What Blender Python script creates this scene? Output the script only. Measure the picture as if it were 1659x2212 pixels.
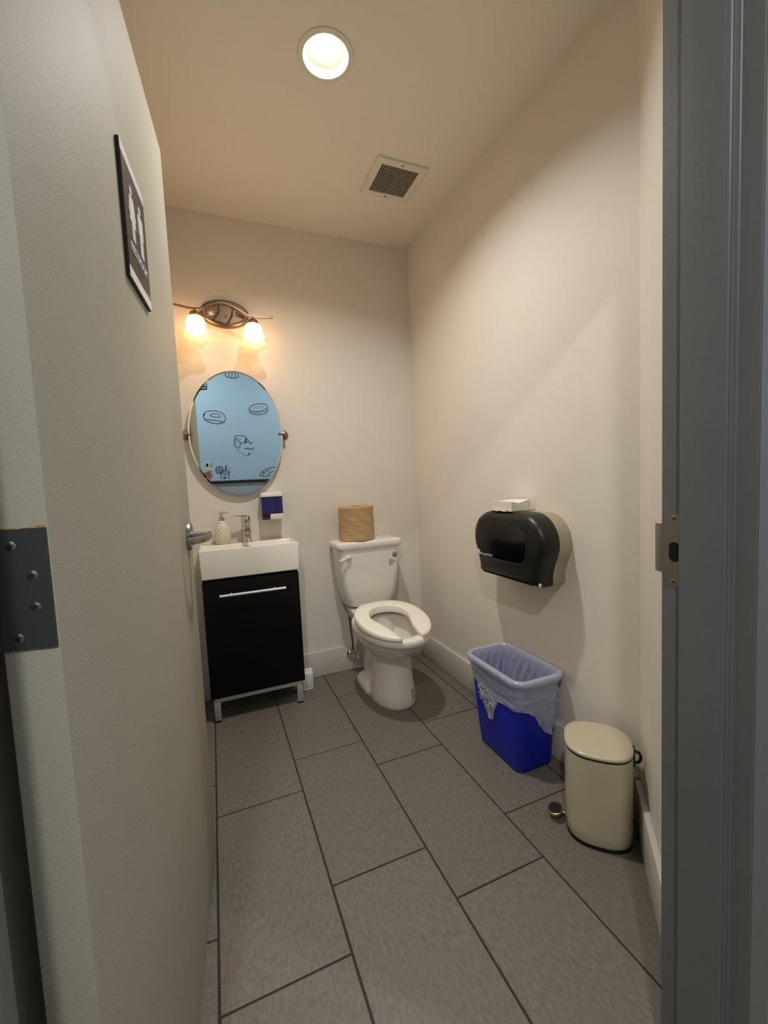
import bpy, bmesh, math, random
from mathutils import Vector, Matrix
random.seed(7)
PI = math.pi
sc = bpy.context.scene
for o in list(bpy.data.objects): bpy.data.objects.remove(o)

# ------------------------------------------------------------------ camera, world, exposure
CAMZ = 1.1527
YAW, PITCH, ROLL, FPX = 0.3852, -0.0729, -0.0466, 906.17
fw = Vector((math.sin(YAW)*math.cos(PITCH), math.cos(YAW)*math.cos(PITCH), math.sin(PITCH)))
r0 = Vector((math.cos(YAW), -math.sin(YAW), 0)); u0 = r0.cross(fw)
rt = math.cos(ROLL)*r0 + math.sin(ROLL)*u0; up = -math.sin(ROLL)*r0 + math.cos(ROLL)*u0
cd = bpy.data.cameras.new('camera'); cam = bpy.data.objects.new('camera', cd)
sc.collection.objects.link(cam); sc.camera = cam
cam.matrix_world = Matrix(((rt.x, up.x, -fw.x, 0), (rt.y, up.y, -fw.y, 0), (rt.z, up.z, -fw.z, CAMZ), (0, 0, 0, 1)))
cd.sensor_fit = 'HORIZONTAL'; cd.sensor_width = 36.0; cd.lens = FPX/1659*36; cd.clip_start = 0.01; cd.clip_end = 50
w = bpy.data.worlds.new('world'); sc.world = w; w.use_nodes = True
w.node_tree.nodes['Background'].inputs[0].default_value = (0.55, 0.7, 1.0, 1)
w.node_tree.nodes['Background'].inputs[1].default_value = 0.05
vs = sc.view_settings
vs.view_transform = 'Standard'; vs.look = 'None'; vs.exposure = 0.12; vs.gamma = 1.0; vs.use_curve_mapping = False

LIGHT_POT = 10.6       # recessed ceiling light, watts
LIGHT_BULB = 22.0      # the two vanity bulbs
LIGHT_HALL = 640.0     # round LED downlights added out of view in the hall ceiling

# room constants (metres)
W, D, H = 1.227, 2.445, 2.587
XL = -0.225            # left wall
YF, YH = 0.494, 0.353  # door wall, room side and hall side
CH = 0.322             # 45 degree corner wall: x - y = CH
S2 = math.sqrt(0.5)

# ------------------------------------------------------------------ materials
def lin(r, g, b):
    f = lambda c: (c/255/12.92 if c/255 <= 0.04045 else ((c/255+0.055)/1.055)**2.4)
    return (f(r), f(g), f(b), 1)
MATS = {}
def mat(name, col, rough=0.5, metal=0.0, bump=0.0, bscale=60, var=0.0, vscale=4, spec=0.5, stretch=None, emit=None, estr=0, trans=0.0, coat=0.0, objvar=0.0, alpha=1.0):
    if name in MATS: return MATS[name]
    m = bpy.data.materials.new(name); m.use_nodes = True
    nt = m.node_tree; N = nt.nodes; L = nt.links; b = N['Principled BSDF']
    b.inputs['Base Color'].default_value = col; b.inputs['Roughness'].default_value = rough
    b.inputs['Metallic'].default_value = metal; b.inputs['Specular IOR Level'].default_value = spec
    b.inputs['Transmission Weight'].default_value = trans; b.inputs['Coat Weight'].default_value = coat
    b.inputs['Alpha'].default_value = alpha
    if emit:
        b.inputs['Emission Color'].default_value = emit; b.inputs['Emission Strength'].default_value = estr
    if bump or var or objvar:
        tc = N.new('ShaderNodeTexCoord'); mp = N.new('ShaderNodeMapping'); L.new(tc.outputs['Object'], mp.inputs[0])
        if stretch: mp.inputs['Scale'].default_value = stretch
    if bump:
        n = N.new('ShaderNodeTexNoise'); n.inputs['Scale'].default_value = bscale; n.inputs['Detail'].default_value = 3
        L.new(mp.outputs[0], n.inputs[0]); bp = N.new('ShaderNodeBump'); bp.inputs['Strength'].default_value = bump
        bp.inputs['Distance'].default_value = 0.002
        L.new(n.outputs[0], bp.inputs['Height']); L.new(bp.outputs[0], b.inputs['Normal'])
    if var or objvar:
        n2 = N.new('ShaderNodeTexNoise'); n2.inputs['Scale'].default_value = vscale; n2.inputs['Detail'].default_value = 5
        L.new(mp.outputs[0], n2.inputs[0])
        mr = N.new('ShaderNodeMapRange'); mr.inputs[1].default_value = 0.25; mr.inputs[2].default_value = 0.75
        mr.inputs[3].default_value = 1-var; mr.inputs[4].default_value = 1+var
        L.new(n2.outputs[0], mr.inputs[0])
        hs = N.new('ShaderNodeHueSaturation'); hs.inputs['Color'].default_value = col
        val = mr.outputs[0]
        if objvar:
            oi = N.new('ShaderNodeObjectInfo'); m2 = N.new('ShaderNodeMapRange')
            m2.inputs[3].default_value = 1-objvar; m2.inputs[4].default_value = 1+objvar
            L.new(oi.outputs['Random'], m2.inputs[0])
            mu = N.new('ShaderNodeMath'); mu.operation = 'MULTIPLY'; L.new(val, mu.inputs[0]); L.new(m2.outputs[0], mu.inputs[1]); val = mu.outputs[0]
        L.new(val, hs.inputs['Value']); L.new(hs.outputs[0], b.inputs['Base Color'])
    MATS[name] = m
    return m

def film(name, col, transp, transl, rough=0.2, gloss=0.08, tcol=(1, 1, 1, 1)):
    """thin sheet: part clear, part translucent, part diffuse, a little gloss"""
    m = bpy.data.materials.new(name); m.use_nodes = True; nt = m.node_tree; N = nt.nodes; L = nt.links
    N.remove(N['Principled BSDF']); out = N['Material Output']
    tr = N.new('ShaderNodeBsdfTransparent'); tr.inputs[0].default_value = tcol
    tl = N.new('ShaderNodeBsdfTranslucent'); tl.inputs[0].default_value = col
    df = N.new('ShaderNodeBsdfDiffuse'); df.inputs[0].default_value = col
    gl = N.new('ShaderNodeBsdfGlossy'); gl.inputs['Roughness'].default_value = rough
    a = N.new('ShaderNodeMixShader'); a.inputs[0].default_value = transl; L.new(df.outputs[0], a.inputs[1]); L.new(tl.outputs[0], a.inputs[2])
    b = N.new('ShaderNodeMixShader'); b.inputs[0].default_value = transp; L.new(a.outputs[0], b.inputs[1]); L.new(tr.outputs[0], b.inputs[2])
    c = N.new('ShaderNodeMixShader'); c.inputs[0].default_value = gloss; L.new(b.outputs[0], c.inputs[1]); L.new(gl.outputs[0], c.inputs[2])
    L.new(c.outputs[0], out.inputs[0]); MATS[name] = m
    return m

WALL = mat('wall_paint', lin(233, 226, 213), 0.6, bump=0.12, bscale=350, var=0.02, vscale=3, spec=0.3)
CEIL = mat('ceiling_paint', lin(243, 236, 223), 0.8, bump=0.15, bscale=300, spec=0.2)
TRIMW = mat('baseboard_paint', lin(214, 208, 200), 0.4, bump=0.05, bscale=120, var=0.05, vscale=9)
FRAMEG = mat('frame_grey_paint', lin(112, 112, 112), 0.4, bump=0.1, bscale=160, var=0.04, vscale=6)
DOORP = mat('door_paint', lin(172, 166, 151), 0.6, bump=0.22, bscale=420, var=0.03, vscale=5, spec=0.1)
TILE = mat('floor_tile', lin(113, 107, 98), 0.5, bump=0.3, bscale=260, var=0.26, vscale=110, stretch=(1, 0.45, 1), objvar=0.06)
GROUT = mat('grout', lin(52, 47, 43), 0.9, bump=0.3, bscale=300)
PORC = mat('porcelain', lin(238, 232, 223), 0.12, spec=0.5)
SEATP = mat('seat_plastic', lin(246, 239, 226), 0.22)
SINKM = mat('sink_ceramic', lin(242, 236, 226), 0.12)
BLACKCAB = mat('black_lacquer', lin(5, 5, 6), 0.5, bump=0.05, bscale=80, spec=0.2)
ALU = mat('satin_aluminium', lin(196, 196, 192), 0.4, 0.6)
ALUW = mat('satin_bar', lin(232, 232, 230), 0.4, 0.1)
CHROME = mat('chrome', lin(215, 212, 208), 0.08, 1.0)
NICKEL = mat('brushed_nickel', lin(150, 128, 110), 0.34, 1.0, bump=0.04, bscale=300)
STEEL = mat('brushed_steel', lin(165, 160, 155), 0.32, 1.0, bump=0.12, bscale=90, stretch=(1, 1, 0.1))
DARKHINGE = mat('dark_bronze_hinge', lin(92, 92, 92), 0.42, 0.75, bump=0.05, bscale=200)
SCREW = mat('screw_steel', lin(170, 170, 170), 0.25, 1.0)
BLK = mat('black_plastic', lin(14, 14, 14), 0.4)
RUBBER = mat('black_rubber', lin(10, 10, 10), 0.7)
HOLE = mat('dark_hole', lin(6, 6, 7), 0.9)
WHITEP = mat('white_plastic', lin(228, 224, 220), 0.3)
MIRR = mat('mirror_silver', (0.86, 0.92, 0.95, 1), 0.0, 1.0)
KRAFT = mat('kraft_paper', lin(194, 156, 114), 0.85, bump=0.5, bscale=60, var=0.05, vscale=14, stretch=(1, 1, 4))
PAPERW = mat('white_paper', lin(236, 230, 218), 0.85, bump=0.1, bscale=200)
TANP = mat('dispenser_tan_plastic', lin(165, 156, 130), 0.45, bump=0.08, bscale=400)
SMOKE = mat('dispenser_smoked_cover', lin(12, 12, 12), 0.36, bump=0.12, bscale=600)
SMOKEW = mat('dispenser_smoked_window', lin(6, 6, 6), 0.12)
BLUE = mat('blue_bin_plastic', lin(8, 28, 165), 0.42, bump=0.08, bscale=200)
CREAMM = mat('cream_enamel', lin(198, 190, 164), 0.25, bump=0.04, bscale=80, var=0.03, vscale=6)
PURPLE = mat('purple_translucent', lin(44, 34, 104), 0.12, trans=0.15)
PURPLE2 = mat('purple_soap', lin(58, 20, 72), 0.12)
SIGNB = mat('sign_brown', lin(74, 62, 56), 0.4)
SIGNW = mat('sign_white', lin(236, 236, 236), 0.4)
INK = mat('black_ink', lin(16, 18, 26), 0.7)
PRINT = mat('label_print', lin(40, 40, 42), 0.6)
PRINTB = mat('label_print_blue', lin(30, 74, 130), 0.6)
VENTM = mat('vent_frame_paint', lin(236, 228, 214), 0.5)
VENTD = mat('vent_grid_grey', lin(150, 142, 130), 0.5)
HALLW = mat('hall_wall_white', lin(158, 186, 206), 0.7, bump=0.05, bscale=300)
HALLD = mat('hall_wall_lower_grey', lin(150, 160, 170), 0.7)
HALLF = mat('hall_floor_wood', lin(120, 100, 82), 0.5, var=0.2, vscale=9, stretch=(1, 6, 1))
RAIL = mat('hall_rail_black', lin(20, 20, 22), 0.5)
SKIN = mat('skin', lin(176, 116, 92), 0.5, bump=0.1, bscale=300, var=0.06, vscale=40)
NAIL = mat('fingernail', lin(206, 158, 140), 0.3)
SLEEVE = mat('dark_sleeve', lin(42, 44, 54), 0.9, bump=0.3, bscale=300)
PHONEW = mat('phone_white', lin(226, 226, 230), 0.25)
PHONEB = mat('phone_lens_black', lin(8, 8, 10), 0.1)
SCREEN = mat('phone_screen_black', lin(10, 10, 12), 0.1)
PATCH = mat('bare_wood_chip', lin(176, 128, 72), 0.8)
WATER = mat('toilet_water', lin(200, 205, 205), 0.03, trans=0.6)
LENS = mat('lamp_lens', (1, 1, 1, 1), 0.5, emit=(1.0, 1.0, 0.95, 1), estr=5.0)
BULB = mat('lamp_bulb', (1, 1, 1, 1), 0.5, emit=(1.0, 0.54, 0.23, 1), estr=LIGHT_BULB)
PANEL = mat('hall_panel', (1, 1, 1, 1), 0.5, emit=(1.0, 0.98, 0.93, 1), estr=LIGHT_HALL)
BAFFLE = mat('lamp_baffle', lin(225, 228, 218), 0.6)
SHADE = film('frosted_glass_shade', (1.0, 0.93, 0.82, 1), 0.42, 0.62, 0.25, 0.05)
LINER = film('clear_liner', lin(244, 246, 255), 0.34, 0.42, 0.18, 0.10, (0.95, 0.96, 1, 1))
LINERT = film('crumpled_liner', lin(225, 226, 236), 0.25, 0.3, 0.2, 0.12, (0.95, 0.95, 1, 1))

# ------------------------------------------------------------------ mesh helpers
COL = sc.collection.objects
def link(name, me):
    o = bpy.data.objects.new(name, me); COL.link(o); return o
def finish(name, bm, m, smooth=None):
    bmesh.ops.recalc_face_normals(bm, faces=bm.faces)
    me = bpy.data.meshes.new(name); bm.to_mesh(me); bm.free()
    me.materials.append(m)
    if smooth is not None and len(me.polygons):
        me.polygons.foreach_set('use_smooth', [True]*len(me.polygons))
        if smooth < 180:
            me.set_sharp_from_angle(angle=math.radians(smooth))
    return me
def thing(name, label, cat, loc=(0, 0, 0), rotz=0.0, group=None, kind=None, rot=None):
    o = link(name, None); o.location = loc; o.rotation_euler = rot or (0, 0, rotz); o.empty_display_size = 0.05
    if label: o['label'] = label
    if cat: o['category'] = cat
    if group: o['group'] = group
    if kind: o['kind'] = kind
    o['_m'] = 0; del o['_m']
    return o
def root_of(o):
    while o.parent: o = o.parent
    return o
def part(name, bm, m, parent, smooth=35, local=False, label=None, kind=None):
    if not local:
        r = root_of(parent); M = Matrix.LocRotScale(r.location, r.rotation_euler, None)
        bm.transform(M.inverted())
    o = link(name, finish(name, bm, m, smooth)); o.parent = parent
    if label: o['label'] = label
    if kind: o['kind'] = kind
    return o
def single(name, bm, m, label=None, cat=None, group=None, kind=None, smooth=35, origin=None):
    if origin: bm.transform(Matrix.Translation(-Vector(origin)))
    o = link(name, finish(name, bm, m, smooth))
    if origin: o.location = origin
    if label: o['label'] = label
    if cat: o['category'] = cat
    if group: o['group'] = group
    if kind: o['kind'] = kind
    return o
B = bmesh.new
def box(bm, lo, hi, bev=0.0, seg=2, M=None):
    t = bmesh.new()
    bmesh.ops.create_cube(t, size=1)
    for v in t.verts:
        v.co = Vector(((lo[i]+hi[i])/2 + v.co[i]*(hi[i]-lo[i]) for i in range(3)))
    if bev: bmesh.ops.bevel(t, geom=t.edges[:], offset=bev, segments=seg, affect='EDGES', profile=0.5)
    if M: t.transform(M)
    me = bpy.data.meshes.new('t'); t.to_mesh(me); t.free(); bm.from_mesh(me); bpy.data.meshes.remove(me)
    return bm
def loft(bm, rings, cap0=True, cap1=True, closed=True):
    vr = [[bm.verts.new(p) for p in r] for r in rings]
    n = len(vr[0])
    for a, b in zip(vr, vr[1:]):
        for i in range(n if closed else n-1):
            j = (i+1) % n
            try: bm.faces.new((a[i], a[j], b[j], b[i]))
            except ValueError: pass
    if cap0: bm.faces.new(vr[0])
    if cap1: bm.faces.new(list(reversed(vr[-1])))
    return bm
def lathe(bm, prof, c=(0, 0, 0), n=32, cap0=True, cap1=True, M=None, f=None):
    rings = []
    for (r, z) in prof:
        ring = []
        for i in range(n):
            a = 2*PI*i/n; rr, zz = (r, z) if f is None else f(r, z, a)
            p = Vector((rr*math.cos(a), rr*math.sin(a), zz))
            if M: p = M @ p
            ring.append(p+Vector(c))
        rings.append(ring)
    return loft(bm, rings, cap0, cap1)
def tube(bm, pts, r, n=12, caps=True, flat=None):
    pts = [Vector(p) for p in pts]
    rs = r if isinstance(r, (list, tuple)) else [r]*len(pts)
    t = (pts[1]-pts[0]).normalized()
    a = Vector((0, 0, 1)) if abs(t.z) < 0.9 else Vector((1, 0, 0))
    u = t.cross(a).normalized(); rings = []
    for k, p in enumerate(pts):
        t = ((pts[min(k+1, len(pts)-1)]-p).normalized() + (p-pts[max(k-1, 0)]).normalized()).normalized()
        u = (u - t*u.dot(t)).normalized(); v = t.cross(u)
        ring = []
        for i in range(n):
            d = u*math.cos(2*PI*i/n)*rs[k] + v*math.sin(2*PI*i/n)*rs[k]
            if flat: d = d - flat[0]*(d.dot(flat[0]))*(1-flat[1])
            ring.append(p+d)
        rings.append(ring)
    return loft(bm, rings, caps, caps)
def smoothpath(pts, k=6, closed=False):
    pts = [Vector(p) for p in pts]; out = []; n = len(pts)
    rng = range(n) if closed else range(n-1)
    for i in rng:
        if closed: p0, p1, p2, p3 = pts[i-1], pts[i], pts[(i+1) % n], pts[(i+2) % n]
        else: p0, p1, p2, p3 = pts[max(i-1, 0)], pts[i], pts[i+1], pts[min(i+2, n-1)]
        for s in range(k):
            t = s/k
            out.append(0.5*((2*p1)+(p2-p0)*t+(2*p0-5*p1+4*p2-p3)*t*t+(3*p1-p0-3*p2+p3)*t**3))
    out.append(pts[0] if closed else pts[-1])
    return out
def extr(bm, poly, f0, f1):
    """poly of 2D points; f0/f1 map (u,v) to the two faces"""
    a = [bm.verts.new(f0(*p)) for p in poly]; b = [bm.verts.new(f1(*p)) for p in poly]
    bm.faces.new(a); bm.faces.new(list(reversed(b))); n = len(a)
    for i in range(n): bm.faces.new((a[i], b[i], b[(i+1) % n], a[(i+1) % n]))
    return bm
def rrect(x0, x1, y0, y1, r, k=5):
    out = []
    for cx, cy, a0 in ((x1-r, y1-r, 0), (x0+r, y1-r, 90), (x0+r, y0+r, 180), (x1-r, y0+r, 270)):
        for i in range(k+1):
            a = math.radians(a0+90*i/k); out.append((cx+r*math.cos(a), cy+r*math.sin(a)))
    return out
def sell(cx, cy, hx, hy, p, n=48):
    out = []
    for i in range(n):
        a = 2*PI*i/n; c, s = math.cos(a), math.sin(a)
        out.append((cx+hx*math.copysign(abs(c)**(2/p), c), cy+hy*math.copysign(abs(s)**(2/p), s)))
    return out
def cyl(bm, a, b, r, n=20): return tube(bm, [a, b], r, n)
def sphere(bm, c, r, n=20, sc3=(1, 1, 1)):
    bmesh.ops.create_uvsphere(bm, u_segments=n, v_segments=max(6, n//2), radius=1,
        matrix=Matrix.Translation(c) @ Matrix.Diagonal((r*sc3[0], r*sc3[1], r*sc3[2], 1)))
    return bm
def text(bm, s, size, f, depth=0.0006, spacing=1.0, font_bold=0.0):
    """flat lettering, f maps (u, v, w) into space"""
    cu = bpy.data.curves.new('t', 'FONT'); cu.body = s; cu.size = size; cu.align_x = 'CENTER'; cu.align_y = 'CENTER'
    cu.extrude = depth/2; cu.space_character = spacing; cu.offset = font_bold; cu.resolution_u = 3
    o = bpy.data.objects.new('t', cu); COL.link(o); dg = bpy.context.evaluated_depsgraph_get()
    me = bpy.data.meshes.new_from_object(o.evaluated_get(dg)); bpy.data.objects.remove(o)
    for v in me.vertices: v.co = Vector(f(*v.co))
    bm.from_mesh(me); bpy.data.meshes.remove(me)
    return bm

# ------------------------------------------------------------------ floor and tiles
bm = B(); poly = [(XL, YH), (0.722+0.05, YH), (0.772, YF-0.05), (CH+YF-0.05, YF-0.05), (W, W-CH), (W, D), (XL, D)]
extr(bm, poly, lambda x, y: (x, y, -0.0025), lambda x, y: (x, y, -0.06))
floor = single('floor', bm, GROUT, kind='structure', smooth=None)
def clip(pl, a, b, c):          # keep a*x+b*y <= c
    out = []
    for i in range(len(pl)):
        p, q = pl[i], pl[(i+1) % len(pl)]; dp, dq = a*p[0]+b*p[1]-c, a*q[0]+b*q[1]-c
        if dp <= 0: out.append(p)
        if (dp < 0 < dq) or (dq < 0 < dp):
            t = dp/(dp-dq); out.append((p[0]+(q[0]-p[0])*t, p[1]+(q[1]-p[1])*t))
    return out
TX, TW, TL, G = -0.0669, 0.305, 0.6055, 0.0028
offs = {-1: 1.105, 0: 1.5347, 1: 1.1182, 2: 1.5442, 3: 1.7247, 4: 2.20}
for k in range(-1, 5):
    x0, x1 = max(TX+k*TW+G, XL), min(TX+(k+1)*TW-G, W)
    if k == -1: x0 = XL
    y = offs[k]
    while y > 0: y -= TL
    while y < D:
        pl = [(x0, max(y+G, YH)), (x1, max(y+G, YH)), (x1, min(y+TL-G, D)), (x0, min(y+TL-G, D))]
        y += TL
        if pl[2][1]-pl[0][1] < 0.02: continue
        pl = clip(pl, 1, -1, CH)
        if len(pl) < 3: continue
        cx, cy = sum(p[0] for p in pl)/len(pl), sum(p[1] for p in pl)/len(pl)
        q = [(p[0]-cx, p[1]-cy) for p in pl]; qi = [(p[0]*(1-0.0016/max(0.03, abs(p[0])))if abs(p[0]) > .01 else p[0], p[1]*(1-0.0016/max(0.03, abs(p[1])))if abs(p[1]) > .01 else p[1]) for p in q]
        bm = B(); loft(bm, [[(*p, -0.004) for p in q], [(*p, -0.0012) for p in q], [(*p, random.uniform(-0.0001, 0.0001)) for p in qi]], False, True)
        o = part('tile', bm, TILE, floor, None, local=True); o.location = (cx, cy, 0)

# ------------------------------------------------------------------ walls, ceiling, baseboards
T = 0.08
bm = B(); box(bm, (XL-T, D, -0.06), (W+T, D+T, H+0.05)); single('wall_back', bm, WALL, kind='structure', smooth=None)
bm = B(); box(bm, (W, W-CH, -0.06), (W+T, D, H+0.05)); single('wall_right', bm, WALL, kind='structure', smooth=None)
bm = B(); box(bm, (XL-T, YF-0.007, -0.06), (XL, D, H+0.05)); single('wall_left', bm, WALL, kind='structure', smooth=None)
bm = B(); e = T
extr(bm, [(CH+YF-0.006, YF-0.006), (W, W-CH), (W+T, W-CH), (W+T, W-CH-0.03), (CH+YF+0.10, YF-0.006)], lambda x, y: (x, y, -0.06), lambda x, y: (x, y, H+0.05))
single('wall_corner', bm, WALL, kind='structure', smooth=None)
FX0, FX1 = -0.212, 0.722   # frame rabbets
bm = B()
outl = [(-2.2, -0.06), (FX0-0.05, -0.06), (FX0-0.05, 2.175), (FX1+0.05, 2.175), (FX1+0.05, -0.06), (3.0, -0.06), (3.0, 2.8), (-2.2, 2.8)]
extr(bm, outl, lambda x, z: (x, YH+0.006, z), lambda x, z: (x, YF-0.006, z))
single('wall_front', bm, WALL, kind='structure', smooth=None)

LX, LY, LR = 0.456, 1.456, 0.077     # recessed light
VX0, VX1, VY0, VY1 = 0.812, 0.998, 1.828, 2.008
bm = B()
def loop(pts):
    v = [bm.verts.new((x, y, H)) for x, y in pts]
    return [bm.edges.new((v[i], v[(i+1) % len(v)])) for i in range(len(v))]
ed = loop([(XL, YF-0.01), (CH+YF-0.01, YF-0.01), (W, W-CH), (W, D), (XL, D)])
ed += loop([(LX+LR*math.cos(2*PI*i/48), LY+LR*math.sin(2*PI*i/48)) for i in range(48)])
ed += loop([(VX0, VY0), (VX1, VY0), (VX1, VY1), (VX0, VY1)])
bmesh.ops.triangle_fill(bm, use_beauty=True, use_dissolve=False, edges=ed)
bmesh.ops.recalc_face_normals(bm, faces=bm.faces)
single('ceiling', bm, CEIL, kind='structure', smooth=None)
bm = B(); box(bm, (XL-T, YF-0.01, H+0.2), (W+T, D+T, H+0.25)); single('ceiling_deck', bm, CEIL, kind='structure', smooth=None)

BH, BT = 0.152, 0.014
def board(bm, lo, hi): return box(bm, lo, hi, 0.003, 2)
bm = B(); board(bm, (XL, D-BT, 0.001), (0.7565, D-0.0005, BH)); single('baseboard_back', bm, TRIMW, kind='structure')
bm = B(); board(bm, (0.758, D-BT-0.002, 0.001), (W-BT, D-0.0005, BH+0.001)); single('baseboard_back_end', bm, TRIMW, kind='structure')
bm = B(); board(bm, (W-BT, W-CH+0.008, 0.001), (W-0.0005, D-0.0005, BH)); single('baseboard_right', bm, TRIMW, kind='structure')
bm = B(); board(bm, (XL+0.0005, YF, 0.001), (XL+BT, D-BT, BH)); single('baseboard_left', bm, TRIMW, kind='structure')
bm = B(); Lc = (W-BT-(CH+YF))/S2 + 0.004
box(bm, (0.0, 0.0005, 0.001), (Lc, 0.019, BH), 0.003, 2, Matrix.Translation((CH+YF, YF, 0)) @ Matrix.Rotation(PI/4, 4, 'Z'))
single('baseboard_corner', bm, TRIMW, kind='structure')

# ------------------------------------------------------------------ hall behind the door wall
HY = -1.5
bm = B(); box(bm, (-2.2, HY-0.1, -0.06), (3.0, HY, 2.8))
hallwall = single('wall_hall', bm, HALLW, kind='structure', smooth=None)
bm = B(); box(bm, (-2.2, HY, 0), (3.0, HY+0.006, 0.80)); part('lower_panel', bm, HALLD, hallwall, None)
bm = B(); box(bm, (-2.2, HY, 0.802), (3.0, HY+0.03, 0.838), 0.004); single('trim_2', bm, RAIL, kind='structure')
bm = B(); box(bm, (-2.3, HY, -0.06), (-2.2, YH+0.006, 2.8)); single('wall_hall_left', bm, HALLW, kind='structure', smooth=None)
bm = B(); box(bm, (3.0, HY, -0.06), (3.1, YH+0.006, 2.8)); single('wall_hall_right', bm, HALLW, kind='structure', smooth=None)
bm = B(); box(bm, (-2.2, HY, -0.06), (3.0, YH, -0.001)); single('floor_hall', bm, HALLF, kind='structure', smooth=None)
bm = B(); box(bm, (-2.2, HY, 2.75), (3.0, YH+0.006, 2.8)); single('ceiling_hall', bm, CEIL, kind='structure', smooth=None)
for x, y, lab in ((-0.40, -0.62, 'added round downlight, out of view in hall ceiling on the hinge side of the doorway'), (1.7, -0.7, 'added round downlight, out of view in hall ceiling beyond the strike jamb')):  # unseen lamps added to light the hall; their positions are inferred
    t = thing('added_hall_downlight', lab, 'light', (x, y, 2.75), group='added hall ceiling downlights')
    bm = B(); bmesh.ops.create_circle(bm, cap_ends=True, segments=40, radius=0.060, matrix=Matrix.Translation((0, 0, -0.006))); part('diffuser', bm, PANEL, t, None, local=True)
    bm = B(); lib = [(0.060, -0.0065), (0.066, -0.011), (0.105, -0.008), (0.108, -0.001)]
    rings = [[(r*math.cos(2*PI*i/40), r*math.sin(2*PI*i/40), z) for i in range(40)] for r, z in lib]; loft(bm, rings, False, False)
    part('frame', bm, WHITEP, t, 40, local=True)

# food drawings on the hall wall: thin flat ink strokes
def wz(u, v): return (0.101+0.00092*(u-490)-0.00007*(v-740), 1.708+0.0000121*(u-490)-0.000962*(v-740))
def drawing(name, strokes, wd=0.0052):
    bm = B()
    for s in strokes:
        k = 1.0
        if isinstance(s, tuple): s, k = s
        pts = [Vector((wz(u, v)[0], HY+0.0004, wz(u, v)[1])) for u, v in s]
        tube(bm, smoothpath(pts, 4) if len(pts) > 2 else pts, wd*k, 6, flat=(Vector((0, 1, 0)), 0.12))
    part(name, bm, INK, hallwall, None)
def ell(cx, cy, a, b, a0=0, a1=360, n=20, rot=0):
    c, s = math.cos(math.radians(rot)), math.sin(math.radians(rot)); out = []
    for i in range(n+1):
        t = math.radians(a0+(a1-a0)*i/n); x, y = a*math.cos(t), b*math.sin(t)
        out.append((cx+x*c-y*s, cy+x*s+y*c))
    return out
drip = [(340+i*24, 765+i*3.2+(8 if i % 2 else -8)) for i in range(12)]+[(625, 800), (640, 775)]
drawing('donut_drawing', [[(340, 700), (372, 662), (440, 650), (520, 655), (590, 680), (632, 720), (640, 770), (625, 800)],
    ([(340, 700), (338, 740), (372, 785), (440, 815), (520, 830), (590, 820), (632, 800)], 1.2), drip,
    ell(492, 722, 68, 32, 170, 400, 16), [(428, 712), (455, 735), (480, 725), (505, 748), (530, 738), (552, 750)], ([(345, 690), (340, 720)], 2)]
    + [([(x, y), (x+5, y+3)], 0.9) for x, y in ((375, 700), (400, 680), (430, 672), (480, 668), (530, 675), (570, 700), (600, 730), (600, 760), (560, 770), (500, 775), (450, 770), (400, 745), (380, 725), (575, 745))])
drawing('sandwich_drawing', [[(980, 640), (985, 600), (1030, 565), (1110, 546), (1190, 545), (1240, 565), (1245, 605), (1190, 635), (1110, 655), (1030, 655), (990, 632)],
    [(980, 640), (985, 670), (1030, 695), (1110, 702), (1200, 690), (1250, 660), (1255, 630), (1243, 612)], ([(1000, 655), (1050, 680), (1090, 672), (1130, 680), (1170, 662), (1240, 650)], .8)]
    + [([(1030+i*34, 585-i*5), (1060+i*34, 625-i*5)], 0.5) for i in range(5)])
drawing('mixer_drawing', [[(772, 1040), (785, 1010), (840, 998), (900, 1008), (945, 1035), (940, 1080), (915, 1110), (870, 1105), (835, 1090), (815, 1065), (772, 1040)],
    [(775, 1050), (765, 1110), (775, 1150), (815, 1175), (850, 1165), (858, 1110)], ([(945, 1035), (925, 1070), (920, 1105)], 1.1), ([(955, 1050), (940, 1080), (935, 1108)], 1.1),
    [(960, 1062), (975, 1080), (955, 1105), (942, 1090)], [(972, 1090), (1010, 1118)], [(1008, 1128), (1020, 1110), (1030, 1098)], [(1010, 1118), (1018, 1132)],
    ([(790, 1060), (800, 1150)], .6), ([(810, 1040), (870, 1052)], .6), ([(815, 1185), (830, 1230), (890, 1262), (940, 1290), (985, 1288)], .6), ell(990, 1270, 14, 14), ([(915, 1190), (960, 1186), (1010, 1197)], .7), ([(915, 1190), (960, 1198), (1010, 1197)], .7), (ell(1033, 1199, 20, 12), .8)])
drawing('lemon_drink_drawing', [ell(560, 1490, 54, 52), (ell(560, 1490, 43, 41), .6)] + [([(560, 1490), (560+42*math.cos(a*PI/4), 1490+40*math.sin(a*PI/4))], .6) for a in range(8)]
    + [ell(640, 1522, 66, 16), [(576, 1530), (585, 1625)], [(704, 1530), (692, 1622)], ([(640, 1510), (652, 1425)], .9), ([(650, 1510), (660, 1425)], .9), ([(590, 1555), (640, 1562), (695, 1552)], .6), ([(612, 1575), (668, 1574)], .6), (ell(637, 1618, 16, 12, 180, 360), 2.0), ([(672, 1500), (690, 1472), (735, 1490)], .5)])
drawing('cupcake_drawing', [[(648, 105), (633, 165), (680, 185), (725, 196), (780, 190), (816, 178), (806, 108)]] + [[(a, 105), (b, 190)] for a, b in ((690, 675), (728, 724), (768, 775))])
drawing('cake_slice_drawing', [([(262, 365), (384, 350)], 2.4), ([(284, 330), (380, 318)], 2.2), [(384, 350), (378, 290), (355, 255)], [(355, 255), (300, 300), (262, 365)], ([(320, 292), (372, 284)], 1.6)])
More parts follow.
